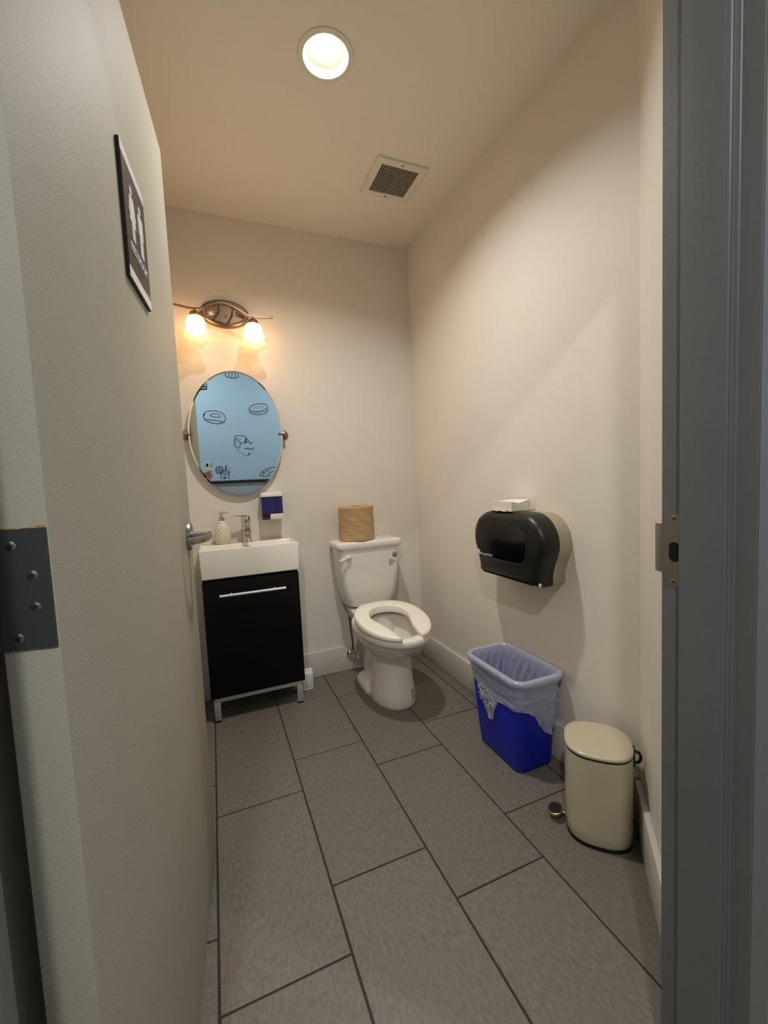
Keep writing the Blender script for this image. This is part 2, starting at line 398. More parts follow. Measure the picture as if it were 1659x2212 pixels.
drawing('croissant_drawing', [[(1150, 1600), (1180, 1555), (1240, 1510), (1300, 1490), (1370, 1480)], [(1205, 1570), (1260, 1535), (1320, 1520)], [(1190, 1535), (1215, 1570), (1205, 1600)], [(1270, 1590), (1320, 1560), (1370, 1540)], [(1370, 1480), (1430, 1500), (1470, 1560)], [(1150, 1600), (1250, 1612), (1470, 1590)]])

# ------------------------------------------------------------------ steel door frame with strike plate
frame = thing('trim_1', None, None, (0, 0, 0), kind='structure')
def prof(s, xr):     # s = +1: stop points to -x (right jamb)
    q = lambda d: xr - s*d
    return [(q(0), YF), (q(0), 0.4555), (q(0.016), 0.4555), (q(0.016), 0.392), (q(0.0135), 0.3875), (q(0.004), 0.3865), (q(0), 0.383), (q(0), YH), (q(-0.055), YH), (q(-0.055), YF)]
for s, xr in ((1, FX1), (-1, FX0)):
    bm = B(); extr(bm, prof(s, xr), lambda x, y: (x, y, 0.0005), lambda x, y: (x, y, 2.18))
    bmesh.ops.bevel(bm, geom=[e for e in bm.edges if abs(e.verts[0].co.z-e.verts[1].co.z) > 1], offset=0.0024, segments=3, affect='EDGES')
    part('jamb', bm, FRAMEG, frame, 30)
bm = B(); hp = [(2.125, YF), (2.125, 0.4555), (2.109, 0.4555), (2.109, 0.39), (2.125, 0.385), (2.125, YH), (2.18, YH), (2.18, YF)]
extr(bm, hp, lambda z, y: (FX0+0.001, y, z), lambda z, y: (FX1-0.001, y, z)); part('head', bm, FRAMEG, frame, 30)
# strike plate
bm = B(); X = FX1
z0, z1, l0, l1 = 0.950, 1.0755, 0.9705, 1.0575
out = [(0.4565, z0), (0.4565, z1), (0.487, z1), (0.487, l1), (0.4935, l1), (0.4935, l0), (0.487, l0), (0.487, z0)]
hole = rrect(0.4615, 0.4795, 0.9925, 1.0265, 0.008, 4)
va = [(y, z) for y, z in out]
pl_edges = []
def lp(pts, x):
    v = [bm.verts.new((x, y, z)) for y, z in pts]; return [bm.edges.new((v[i], v[(i+1) % len(v)])) for i in range(len(v))]
ed = lp(out, X-0.0012)+lp(hole, X-0.0012); bmesh.ops.triangle_fill(bm, edges=ed, use_beauty=True)
g = bmesh.ops.extrude_face_region(bm, geom=bm.faces[:]); bmesh.ops.translate(bm, verts=[v for v in g['geom'] if isinstance(v, bmesh.types.BMVert)], vec=(0.0011, 0, 0))
# curved lip past the frame edge
prev = None; ringL = []
for i in range(6):
    a = math.radians(i*9); ringL.append((X-0.0012+0.020*(1-math.cos(a)), 0.4935+0.020*math.sin(a)))
loft(bm, [[(x, y, l0+0.001), (x, y, l1-0.001), (x+0.001, y, l1-0.001), (x+0.001, y, l0+0.001)] for x, y in ringL])
sp = part('strike_plate', bm, STEEL, frame, 30, label='worn steel strike plate')
bm = B(); box(bm, (X-0.00105, 0.4605, 0.9915), (X-0.0008, 0.4805, 1.0275)); part('latch_hole', bm, HOLE, sp, None)
def screw_bm(M, r=0.0042):
    bm = B(); lathe(bm, [(r, -0.0004), (r, 0.0002), (r*0.8, 0.0007), (0.0005, 0.0008)], n=20, M=M); return bm
def cross_bm(M, r=0.0042):
    bm = B()
    for a in (0.4, 0.4+PI/2):
        box(bm, (-r*0.62, -r*0.14, 0.0006), (r*0.62, r*0.14, 0.00095), M=M @ Matrix.Rotation(a, 4, 'Z'))
    return bm
for z in (1.0675, 0.9585):
    M = Matrix.Translation((X-0.0012, 0.4715, z)) @ Matrix.Rotation(-PI/2, 4, 'Y')
    part('screw', screw_bm(M), SCREW, sp, 40); part('screw_slot', cross_bm(M), HOLE, sp, None)

# ------------------------------------------------------------------ door leaf (opened into the room)
DA = math.atan2(0.9964, 0.0848); DW, DT, DHt = 0.906, 0.045, 2.112
door = thing('door_1', None, None, (-0.145, 0.483, 0), DA, kind='structure')
bm = B(); box(bm, (0, 0, 0.010), (DW, DT, DHt), 0.0012, 2); part('leaf', bm, DOORP, door, 30, local=True)
def lever(sgn):
    """sgn -1: on the sign side (local -y)"""
    yf = 0 if sgn < 0 else DT
    hx, hz = DW-0.062, 1.022
    M = Matrix.Translation((hx, yf, hz)) @ Matrix.Rotation(PI/2 if sgn < 0 else -PI/2, 4, 'X')
    bm = B(); lathe(bm, [(0.041, 0), (0.041, 0.004), (0.039, 0.009), (0.034, 0.011), (0.0005, 0.012)], n=40, M=M)
    h = part('door_handle', bm, STEEL, door, 35, local=True)
    bm = B(); lathe(bm, [(0.012, 0.008), (0.011, 0.03), (0.0105, 0.055), (0.0005, 0.058)], n=20, M=M); part('neck', bm, STEEL, h, 35, local=True)
    pts = smoothpath([(hx+0.008, yf+sgn*0.055, hz), (hx-0.01, yf+sgn*0.061, hz), (hx-0.05, yf+sgn*0.060, hz-0.001), (hx-0.085, yf+sgn*0.050, hz-0.002), (hx-0.108, yf+sgn*0.03, hz-0.003), (hx-0.115, yf+sgn*0.014, hz-0.003)], 6)
    bm = B(); rings = []
    for k, p in enumerate(pts):
        t = (pts[min(k+1, len(pts)-1)]-pts[max(k-1, 0)]).normalized(); nrm = Vector((0, 0, 1)).cross(t)
        rings.append([p+nrm*a+Vector((0, 0, b)) for a, b in ((-.004, -.0095), (.004, -.0095), (.0055, 0), (.004, .0095), (-.004, .0095), (-.0055, 0))])
    loft(bm, rings); bmesh.ops.bevel(bm, geom=bm.edges[:], offset=0.0015, segments=2, affect='EDGES')
    part('lever', bm, STEEL, h, 35, local=True)
lever(-1); lever(1)
for hz0 in (0.22, 1.011, 1.80):
    rag = random.Random(3)
    pl = [(0.0015, hz0+0.1135), (0.0470, hz0+0.1135), (0.0470, hz0)]
    pl += [(0.0470-0.0455*i/8, hz0+0.0004*rag.uniform(-1, 1)) for i in range(1, 8)] + [(0.0015, hz0)]
    bm = B(); extr(bm, pl, lambda y, z: (-0.0016, y, z), lambda y, z: (0.001, y, z))
    hg = part('hinge', bm, DARKHINGE, door, 30, local=True)
    bm = B(); tube(bm, [(-0.006, 0.0535, hz0), (-0.006, 0.0535, hz0+0.1135)], 0.0068, 16)
    for k in range(1, 5): pass
    part('knuckle', bm, DARKHINGE, hg, 35, local=True)
    for y, z in ((0.030, 0.098), (0.0155, 0.0695), (0.0155, 0.0395), (0.0315, 0.0115)):
        M = Matrix.Translation((-0.0016, y, hz0+z)) @ Matrix.Rotation(-PI/2, 4, 'Y')
        part('screw', screw_bm(M, 0.0044), SCREW, hg, 40, local=True); part('screw_slot', cross_bm(M, 0.0044), HOLE, hg, None, local=True)
    bm = B()   # chipped paint along the mortise
    for y0, y1, z, hh in ((0.002, 0.010, 0.1137, 0.0022), (0.012, 0.022, 0.1137, 0.0008), (0.026, 0.04, 0.1137, 0.001), (0.002, 0.011, -0.0022, 0.0022), (0.013, 0.02, -0.0012, 0.0012)):
        box(bm, (-0.0004, y0, hz0+z), (0.0004, y1, hz0+z+hh))
    part('paint_chip', bm, PATCH, hg, None, local=True)
# hinge leaf seen on the jamb is folded against it; latch plate on the free edge
bm = B(); box(bm, (DW-0.0004, 0.010, 0.965), (DW+0.0012, 0.035, 1.075), 0.0004); part('latch_plate', bm, STEEL, door, 30, local=True)

# ------------------------------------------------------------------ restroom sign on the door
SX, SZ, SW_, SH_ = 0.466, 1.648, 0.081, 0.1155
sign = thing('restroom_sign', 'brown and white restroom sign with two raised figures, fixed to the door', 'sign', (0, 0, 0), DA)
sign.location = Matrix.LocRotScale(door.location, door.rotation_euler, None) @ Vector((SX, -0.0005, SZ))
bm = B(); box(bm, (-SW_, -0.006, -SH_), (SW_, 0, SH_), 0.0005); part('backing', bm, BLK, sign, None, local=True)
bm = B(); box(bm, (-SW_+0.0006, -0.0068, -SH_+0.02), (SW_-0.0006, -0.0058, SH_-0.02)); part('face', bm, SIGNB, sign, None, local=True)
for z in (-SH_+0.0005, SH_-0.0195):
    bm = B(); box(bm, (-SW_+0.0006, -0.0068, z), (SW_-0.0006, -0.0058, z+0.019)); part('stripe', bm, SIGNW, sign, None, local=True)
YS = -0.0067
def fig(poly, head, name):
    bm = B(); extr(bm, poly, lambda u, v: (u, YS-0.0012, v), lambda u, v: (u, YS, v))
    lathe(bm, [(0.0078, 0), (0.0078, 0.0012), (0.0003, 0.0013)], c=(head[0], YS, head[1]), n=24, M=Matrix.Rotation(PI/2, 4, 'X'))
    part(name, bm, SIGNW, sign, None, local=True)
def mirrp(p, cx): return [(cx+x, z) for x, z in p]+[(cx-x, z) for x, z in reversed(p)]
wo = [(0.010, 0.046), (0.014, 0.043), (0.023, 0.012), (0.0185, 0.0105), (0.0125, 0.030), (0.0115, 0.030), (0.021, -0.004), (0.0095, -0.004), (0.0095, -0.034), (0.0015, -0.034), (0.0015, -0.004)]
ma = [(0.013, 0.046), (0.0175, 0.043), (0.019, 0.038), (0.019, 0.006), (0.0145, 0.006), (0.0145, 0.032), (0.0115, 0.032), (0.0115, -0.034), (0.0015, -0.034), (0.0015, 0.004)]
fig(mirrp(wo, -0.031), (-0.031, 0.057), 'woman_figure'); fig(mirrp(ma, 0.031), (0.031, 0.057), 'man_figure')
bm = B(); text(bm, 'RESTROOM', 0.0235, lambda u, v, q: (u*0.98, YS-0.0007-q, v-0.0535), 0.0014); part('lettering', bm, SIGNW, sign, None, local=True)
bm = B()
br = {'R': (1, 2, 3, 5), 'E': (1, 5), 'S': (2, 3, 4), 'T': (2, 3, 4, 5), 'O': (1, 3, 5), 'M': (1, 3, 4)}
for i, c in enumerate('RESTROOM'):
    for d in br[c]:
        sphere(bm, (-0.025+i*0.0065+(0.0024 if d > 3 else 0), YS, -0.0712-((d-1) % 3)*0.0024), 0.0008, 8)
part('braille', bm, SIGNB, sign, 60, local=True, kind='stuff')
bm = B()
for i in range(5): box(bm, (0.052+i*0.0042, YS-0.0002, -0.0925), (0.055+i*0.0042, YS, -0.0905))
part('maker_mark', bm, SIGNW, sign, None, local=True)

# ------------------------------------------------------------------ recessed light and vent
t = thing('recessed_light', 'round recessed ceiling downlight with white baffle, switched on', 'light', (LX, LY, H))
HR = 0.030
bm = B(); prof_ = [(0.094, -0.0005), (0.0935, -0.003), (0.080, -0.0045), (LR-0.001, -0.003), (LR-0.003, 0.001)]
lathe(bm, prof_, n=64, cap0=False, cap1=False); part('trim_ring', bm, VENTM, t, 40, local=True)
bm = B(); lathe(bm, [(LR-0.002, -0.001), (0.066, 0.012), (0.055, 0.023), (0.0465, HR), (0.0465, HR+0.03), (0.0004, HR+0.03)], n=64, cap0=False, cap1=True); part('baffle', bm, BAFFLE, t, 40, local=True)
bm = B(); lathe(bm, [(0.0445, HR+0.003), (0.0445, HR), (0.030, HR-0.0035), (0.0004, HR-0.0045)], n=48); part('lens', bm, LENS, t, 60, local=True)
la = bpy.data.lights.new('downlight_beam', 'AREA'); la.shape = 'DISK'; la.size = 0.084; la.energy = LIGHT_POT; la.color = (1.0, 0.975, 0.93); la.spread = math.radians(138)
lo = bpy.data.objects.new('downlight_beam', la); COL.link(lo); lo.parent = t; lo.location = (0, 0, HR-0.006)

t = thing('ceiling_vent', 'square white ceiling vent with grey egg-crate grid', 'vent', ((VX0+VX1)/2, (VY0+VY1)/2, H))
hx, hy = (VX1-VX0)/2, (VY1-VY0)/2; fo = 0.033
bm = B()
for lo, hi in (((-hx-fo, -hy-fo), (hx+fo, -hy)), ((-hx-fo, hy), (hx+fo, hy+fo)), ((-hx-fo, -hy), (-hx, hy)), ((hx, -hy), (hx+fo, hy))):
    box(bm, (*lo, -0.009), (*hi, -0.0005))
bmesh.ops.remove_doubles(bm, verts=bm.verts, dist=1e-5)
part('frame', bm, VENTM, t, None, local=True)
bm = B(); nn = 14
for i in range(1, nn):
    x = -hx+2*hx*i/nn; box(bm, (x-0.0018, -hy, -0.006), (x+0.0018, hy, 0.006))
    y = -hy+2*hy*i/nn; box(bm, (-hx, y-0.0018, -0.0058), (hx, y+0.0018, 0.0062))
part('grid', bm, VENTD, t, None, local=True, kind='stuff', label='grey egg-crate grid')
bm = B(); box(bm, (-hx, -hy, 0.0), (hx, hy, 0.12)); bm.faces.ensure_lookup_table()
bmesh.ops.delete(bm, geom=[f for f in bm.faces if f.normal.z < -0.5], context='FACES_ONLY'); part('duct', bm, mat('duct_dark', lin(40, 38, 36), 0.8), t, None, local=True)
for s in (-1, 1):
    part('screw', screw_bm(Matrix.Translation((0, s*(hy+fo/2), -0.009)) @ Matrix.Rotation(PI, 4, 'X'), 0.0045), HOLE, t, 40, local=True)

# ------------------------------------------------------------------ vanity light over the mirror
vl = thing('vanity_light', 'two-light wall sconce of brushed nickel above the oval mirror, lit', 'light', (0.13, D, 2.08))
def px(x): return (D-0.006)
bm = B(); rings = []
for k, (sx, sz, dy) in enumerate(((0.124, 0.074, 0.0), (0.124, 0.074, 0.006), (0.118, 0.068, 0.016), (0.106, 0.058, 0.021), (0.102, 0.054, 0.0205), (0.098, 0.051, 0.016), (0.05, 0.026, 0.0155))):
    rings.append([(0.127+sx*math.cos(2*PI*i/56), D-0.0005-dy, 2.079+sz*math.sin(2*PI*i/56)) for i in range(56)])
loft(bm, rings); part('backplate', bm, NICKEL, vl, 50)
SY = D-0.12
barp = [(-0.112, 2.060), (-0.075, 2.053), (-0.035, 2.047), (0.005, 2.050), (0.05, 2.068), (0.09, 2.083), (0.125, 2.086), (0.165, 2.073), (0.205, 2.052), (0.25, 2.036), (0.30, 2.036), (0.360, 2.041)]
pth = smoothpath([(x, SY, z) for x, z in barp], 5); rings = []
for k, p in enumerate(pth):
    tt = (pth[min(k+1, len(pth)-1)]-pth[max(k-1, 0)]).normalized(); nr = Vector((0, 1, 0)).cross(tt)*1.5
    f = k/(len(pth)-1); wy = 0.004+0.010*math.sin(PI*f)**0.6
    rings.append([p+Vector((0, wy*a, 0))+nr*b for a, b in ((-1, -.0022), (1, -.0022), (1, .0022), (-1, .0022))])
bm = B(); loft(bm, rings); part('bar', bm, NICKEL, vl, 40)
for x, z in ((0.095, 2.081), (0.162, 2.071)):
    bm = B(); tube(bm, [(x, D-0.015, z), (x, SY, z)], 0.005, 14); part('post', bm, NICKEL, vl, 40)
bm = B(); sphere(bm, (0.132, D-0.02, 2.066), 0.006, 14); part('finial', bm, NICKEL, vl, 60)
for cx, zt in ((-0.018, 2.048), (0.257, 2.036)):
    bm = B(); lathe(bm, [(0.0035, zt), (0.0035, zt-0.012), (0.016, zt-0.014), (0.024, zt-0.020), (0.026, zt-0.027), (0.0245, zt-0.029), (0.027, zt-0.031), (0.027, zt-0.043), (0.010, zt-0.044)], c=(cx, SY, 0), n=32)
    part('socket', bm, NICKEL, vl, 40)
    def flare(r, z, a, zt=zt):
        fl = max(0.0, min(1.0, (zt-0.105-z)/0.05)); return (r*(1+0.10*fl*math.cos(4*a+0.5)), z-0.010*fl*math.cos(4*a+0.5))
    z0 = zt-0.036
    pr = [(0.026, z0+0.001), (0.034, z0-0.004), (0.041, z0-0.013), (0.044, z0-0.025), (0.0465, z0-0.045), (0.049, z0-0.065), (0.053, z0-0.082), (0.059, z0-0.097), (0.067, z0-0.110), (0.076, z0-0.119)]
    bm = B(); lathe(bm, pr, c=(cx, SY, 0), n=64, cap0=False, cap1=False, f=flare); part('shade', bm, SHADE, vl, 180, label='frosted bell glass shade with wavy rim')
    bm = B(); lathe(bm, [(0.012, z0-0.012), (0.014, z0-0.025), (0.022, z0-0.040), (0.0285, z0-0.058), (0.028, z0-0.075), (0.021, z0-0.089), (0.010, z0-0.096), (0.0004, z0-0.098)], c=(cx, SY, 0), n=28)
    part('bulb', bm, BULB, vl, 180)

# ------------------------------------------------------------------ oval pivot mirror
TILT = math.radians(3.14)
mir = thing('pivot_mirror', 'oval tilting mirror held between two nickel brackets above the basin', 'mirror', (0.145, 2.400, 1.440))
MT = Matrix.Translation((0.145, 2.400, 1.440)) @ Matrix.Rotation(TILT, 4, 'X')
A_, B_ = 0.240, 0.330
def er(k, y): return [MT @ Vector((A_*math.cos(2*PI*i/96)*1.0 - k*math.cos(2*PI*i/96), y, (B_-k)*math.sin(2*PI*i/96))) for i in range(96)]
bm = B(); loft(bm, [er(0, 0.0045), er(0, 0.0006), er(0.008, 0.0)], True, True); part('glass', bm, MIRR, mir, 3)
for s in (-1, 1):
    bx = 0.145+s*0.252
    bm = B(); lathe(bm, [(0.026, 0), (0.026, 0.004), (0.022, 0.009), (0.010, 0.012), (0.008, 0.030), (0.008, 0.05), (0.0004, 0.052)], c=(bx, D-0.0005, 1.440), n=32, M=Matrix.Rotation(PI/2, 4, 'X'))
    br_ = part('bracket', bm, NICKEL, mir, 40)
    bm = B(); tube(bm, [(bx+s*0.006, 2.400, 1.440), (bx-s*0.012, 2.397, 1.440), (bx-s*0.018, 2.394, 1.440), (bx-s*0.034, 2.394, 1.440)], [0.0085, 0.0065, 0.0055, 0.0085], 16); part('clamp', bm, NICKEL, br_, 40)
    bm = B(); sphere(bm, (bx, 2.397, 1.440), 0.0105, 16); part('knuckle', bm, NICKEL, br_, 60)

# ------------------------------------------------------------------ vanity cabinet and basin
VX_0, VX_1, VF = -0.078, 0.385, 2.172
vc = thing('vanity_cabinet', 'slim black vanity cabinet on metal legs under the white basin', 'cabinet', (0.155, 2.3, 0))
bm = B(); box(bm, (VX_0+0.002, VF+0.018, 0.125), (VX_1-0.002, D-0.020, 0.716), 0.001); part('body', bm, BLACKCAB, vc, 30)
bm = B(); box(bm, (VX_0, VF, 0.122), (VX_1, VF+0.017, 0.705), 0.0015); dr = part('door', bm, BLACKCAB, vc, 30)
bm = B(); tube(bm, [(-0.004, VF-0.030, 0.637), (0.312, VF-0.030, 0.637)], 0.0062, 16)
for x in (0.05, 0.258): tube(bm, [(x, VF, 0.637), (x, VF-0.030, 0.637)], 0.004, 10)
part('handle', bm, ALUW, dr, 40, label='white metal bar handle')
bm = B(); box(bm, (-0.066, VF+0.004, 0.101), (0.372, VF+0.024, 0.1215), 0.001)
box(bm, (-0.066, VF+0.024, 0.101), (-0.046, D-0.03, 0.1215), 0.001); box(bm, (0.352, VF+0.024, 0.101), (0.372, D-0.03, 0.1215), 0.001)
part('leg_frame', bm, ALU, vc, 30)
for x0 in (-0.066, 0.342):
    for y0 in (VF+0.004, D-0.13):
        bm = B(); box(bm, (x0, y0, 0.010), (x0+0.030, y0+0.020, 0.1012), 0.001); lg = part('leg', bm, ALU, vc, 30)
        bm = B(); box(bm, (x0+0.002, y0+0.002, 0.0005), (x0+0.028, y0+0.018, 0.0105)); part('foot', bm, RUBBER, lg, None)
sk = thing('wash_basin', 'white rectangular ceramic basin on the black vanity', 'sink', (0.155, 2.3, 0.7165))
SX0, SX1, SYF, SZ0, SZ1 = -0.082, 0.393, 2.164, 0.7165, 0.861
yb = D-0.001
rr = lambda x0, x1, y0, y1, r, z: [(x, y, z) for x, y in rrect(x0, x1, y0, y1, r, 5)]
bm = B(); loft(bm, [rr(SX0+0.012, SX1-0.012, SYF+0.01, yb, 0.006, SZ0), rr(SX0+0.004, SX1-0.004, SYF+0.003, yb, 0.007, SZ0+0.004), rr(SX0, SX1, SYF, yb, 0.008, SZ1-0.006), rr(SX0+0.0015, SX1-0.0015, SYF+0.0015, yb-0.0015, 0.008, SZ1-0.0015), rr(SX0+0.006, SX1-0.006, SYF+0.006, yb-0.004, 0.008, SZ1),
    rr(SX0+0.014, SX1-0.014, SYF+0.014, 2.340, 0.016, SZ1), rr(SX0+0.018, SX1-0.018, SYF+0.018, 2.337, 0.016, SZ1-0.004), rr(SX0+0.030, SX1-0.030, SYF+0.030, 2.330, 0.02, SZ1-0.060), rr(SX0+0.055, SX1-0.055, SYF+0.045, 2.318, 0.03, SZ1-0.085)])
part('basin', bm, SINKM, sk, 40)
bm = B(); lathe(bm, [(0.020, 0.777), (0.018, 0.780), (0.0004, 0.781)], c=(0.155, 2.26, 0), n=28); part('drain', bm, CHROME, sk, 40)
bm = B(); box(bm, (0.142, 2.3335, 0.834), (0.168, 2.3375, 0.843), 0.001); part('overflow', bm, HOLE, sk, None)

# faucet
fc = thing('faucet', 'single-lever chrome faucet on the basin ledge', 'faucet', (0.155, 2.385, SZ1))
fx, fy, fz = 0.155, 2.385, SZ1
bm = B(); lathe(bm, [(0.028, fz+0.0003), (0.028, fz+0.004), (0.0255, fz+0.008), (0.024, fz+0.03), (0.0235, fz+0.092), (0.0225, fz+0.1)], c=(fx, fy, 0), n=36); part('body', bm, CHROME, fc, 40)
bm = B(); tube(bm, smoothpath([(fx, fy-0.005, fz+0.060), (fx, fy-0.03, fz+0.067), (fx, fy-0.065, fz+0.072), (fx, fy-0.092, fz+0.070)], 5), [0.016]*3+[0.015]*10+[0.0145]*3, 20); s_ = part('spout', bm, CHROME, fc, 40)
bm = B(); tube(bm, [(fx, fy-0.083, fz+0.062), (fx, fy-0.085, fz+0.051)], 0.0105, 18); part('aerator', bm, CHROME, s_, 40)
bm = B(); lathe(bm, [(0.0225, fz+0.101), (0.0235, fz+0.104), (0.0235, fz+0.128), (0.021, fz+0.138), (0.012, fz+0.143), (0.0004, fz+0.144)], c=(fx, fy, 0), n=36); part('cap', bm, CHROME, fc, 40)
bm = B(); rings = []
for xx, hw, zz in ((0.012, 0.012, 0.140), (-0.005, 0.012, 0.142), (-0.03, 0.010, 0.1425), (-0.062, 0.0075, 0.142), (-0.066, 0.005, 0.142)):
    rings.append([(fx+xx, fy-0.004+a*hw, fz+zz+b) for a, b in ((-1, -.002), (1, -.002), (1, .002), (-1, .002))])
loft(bm, rings); part('lever', bm, CHROME, fc, 40)

# honeycomb pump bottle
pb = thing('soap_pump_bottle', 'off-white honeycomb-textured pump bottle beside the faucet', 'soap bottle', (0.034, 2.385, SZ1))
pc = (0.034, 2.385, SZ1)
prf = [(0.0305, 0.0004), (0.034, 0.004)]
ctrl = [(0.0345, 0.006), (0.0405, 0.02), (0.0435, 0.040), (0.042, 0.062), (0.0365, 0.085), (0.028, 0.104), (0.019, 0.118), (0.0155, 0.124)]
prf += [(p.x, p.z) for p in smoothpath([(r, 0, z) for r, z in ctrl], 10)]
def hexd(r, z, a):
    if z < 0.012 or z > 0.112: return r, z
    rows = 9; rw = (z-0.010)/0.0135; row = round(rw); nh = 13
    best = 9
    for rr_ in (row-1, row, row+1):
        ph = a/(2*PI)*nh + (0.5 if rr_ % 2 else 0); dx = (ph-round(ph))*2*PI*r/nh; dz = (rw-rr_)*0.0135
        best = min(best, math.hypot(dx, dz))
    d = max(0, 1-(best/0.0088)**2); return r-0.0042*d, z
bm = B(); lathe(bm, prf, c=pc, n=120, f=hexd); part('bottle', bm, mat('bottle_glaze', lin(222, 212, 192), 0.3), pb, 180)
bm = B(); lathe(bm, [(0.0165, 0.1225), (0.0165, 0.139), (0.0135, 0.141), (0.009, 0.143), (0.0075, 0.150), (0.0075, 0.154), (0.0125, 0.156), (0.0125, 0.170), (0.011, 0.1725), (0.0004, 0.173)], c=pc, n=28); pp = part('pump', bm, CHROME, pb, 40)
bm = B(); tube(bm, [(pc[0]+0.006, pc[1]-0.002, pc[2]+0.167), (pc[0]+0.030, pc[1]-0.006, pc[2]+0.166), (pc[0]+0.036, pc[1]-0.007, pc[2]+0.160)], [0.0042, 0.0035, 0.003], 12); part('nozzle', bm, CHROME, pp, 40)

# wall soap dispenser
sd = thing('soap_dispenser', 'wall-mounted soap dispenser with dark purple tank and white push bar', 'soap dispenser', (0.302, D, 0.965))
x0, x1 = 0.242, 0.358
bm = B(); box(bm, (x0+0.006, D-0.012, 0.970), (x1-0.006, D-0.0006, 1.118), 0.003); part('back_plate', bm, WHITEP, sd, 30)
bm = B(); loft(bm, [rr(x0+0.004, x1-0.004, D-0.080, D-0.012, 0.012, 0.972), rr(x0+0.001, x1-0.001, D-0.085, D-0.012, 0.014, 0.978), rr(x0+0.001, x1-0.001, D-0.085, D-0.012, 0.014, 1.006)]); part('lower_tank', bm, PURPLE2, sd, 40, label='purple liquid soap level')
bm = B(); loft(bm, [rr(x0+0.001, x1-0.001, D-0.085, D-0.012, 0.014, 1.0065), rr(x0+0.001, x1-0.001, D-0.080, D-0.012, 0.014, 1.098)]); part('tank', bm, PURPLE, sd, 40)
bm = B(); loft(bm, [rr(x0-0.001, x1+0.001, D-0.084, D-0.0006, 0.014, 1.0985), rr(x0-0.001, x1+0.001, D-0.082, D-0.0006, 0.014, 1.112), rr(x0+0.006, x1-0.006, D-0.06, D-0.0006, 0.012, 1.121)]); part('lid', bm, WHITEP, sd, 40)
bm = B(); box(bm, (x0+0.042, D-0.099, 0.9725), (x1-0.004, D-0.083, 1.003), 0.004, 3); part('push_bar', bm, WHITEP, sd, 40)
bm = B(); tube(bm, [(x0+0.078, D-0.075, 0.975), (x0+0.078, D-0.075, 0.966)], 0.007, 14); part('nozzle', bm, WHITEP, sd, 40)

# small white box beside the vanity leg
wb = thing('floor_box', 'small white plastic box on the floor beside the vanity leg', 'box', (0.43, 2.32, 0))
bm = B(); extr(bm, [(2.292, 0.0005), (2.288, 0.006), (2.288, 0.098), (2.296, 0.106), (2.335, 0.112), (2.340, 0.108), (2.340, 0.0005)], lambda y, z: (0.394, y, z), lambda y, z: (0.451, y, z))
bmesh.ops.bevel(bm, geom=bm.edges[:], offset=0.002, segments=2, affect='EDGES'); part('shell', bm, WHITEP, wb, 35)
bm = B(); box(bm, (0.400, 2.2865, 0.020), (0.445, 2.2885, 0.090), 0.0006); part('front_panel', bm, WHITEP, wb, 35)

# ------------------------------------------------------------------ toilet
TXc = 0.812
to = thing('toilet', 'white two-piece toilet with open-front seat and no lid', 'toilet', (TXc, 2.2, 0))
def egg(yf, yb, hw, z, n=64, pb_=2.6, dx=0.0):
    """front at yf is an ellipse, rear at yb squarer"""
    yc = yf+(yb-yf)*0.56; out = []
    for i in range(n):
        a = 2*PI*i/n; c, s = math.cos(a), math.sin(a)
        if s < 0: out.append((TXc+dx+hw*math.copysign(abs(c)**0.93, c), yc+(yc-yf)*s, z))
        else: out.append((TXc+dx+hw*math.copysign(abs(c)**(2/pb_), c), yc+(yb-yc)*abs(s)**(2/pb_), z))
    return out
bm = B()
rg = [egg(1.868, 2.17, 0.112, 0.0008, dx=.011), egg(1.862, 2.17, 0.115, 0.010, dx=.011), egg(1.866, 2.15, 0.110, 0.05, dx=.010), egg(1.874, 2.13, 0.099, 0.15, dx=.008), egg(1.876, 2.13, 0.094, 0.23, dx=.007), egg(1.868, 2.14, 0.098, 0.262, dx=.005),
      egg(1.845, 2.16, 0.112, 0.280), egg(1.800, 2.19, 0.138, 0.303), egg(1.752, 2.21, 0.160, 0.333), egg(1.722, 2.22, 0.171, 0.362), egg(1.712, 2.225, 0.175, 0.377),
      egg(1.700, 2.23, 0.180, 0.381), egg(1.694, 2.235, 0.184, 0.392), egg(1.694, 2.235, 0.184, 0.408), egg(1.700, 2.23, 0.180, 0.417), egg(1.712, 2.22, 0.172, 0.419),
      egg(1.748, 2.13, 0.136, 0.419), egg(1.757, 2.12, 0.128, 0.412), egg(1.757, 2.12, 0.130, 0.392), egg(1.752, 2.122, 0.134, 0.386), egg(1.770, 2.11, 0.126, 0.345), egg(1.82, 2.08, 0.10, 0.29), egg(1.88, 2.05, 0.07, 0.25), egg(1.92, 2.02, 0.045, 0.225)]
loft(bm, rg); part('bowl', bm, PORC, to, 50)
bm = B(); loft(bm, [[(TXc+(x-TXc), y, 0.272) for x, y, z in egg(1.85, 2.065, 0.085, 0)]], True, False); part('water', bm, WATER, to, None)
bm = B()
def sring(x0, x1, y0, y1, r, z): return [(x, y, z) for x, y in rrect(x0, x1, y0, y1, r, 6)]
loft(bm, [sring(TXc-0.112, TXc+0.112, 2.03, 2.345, 0.10, 0.0006), sring(TXc-0.114, TXc+0.114, 2.03, 2.347, 0.10, 0.012), sring(TXc-0.108, TXc+0.108, 2.04, 2.342, 0.095, 0.026), sring(TXc-0.075, TXc+0.075, 2.08, 2.33, 0.07, 0.032)]); part('base', bm, PORC, to, 50)
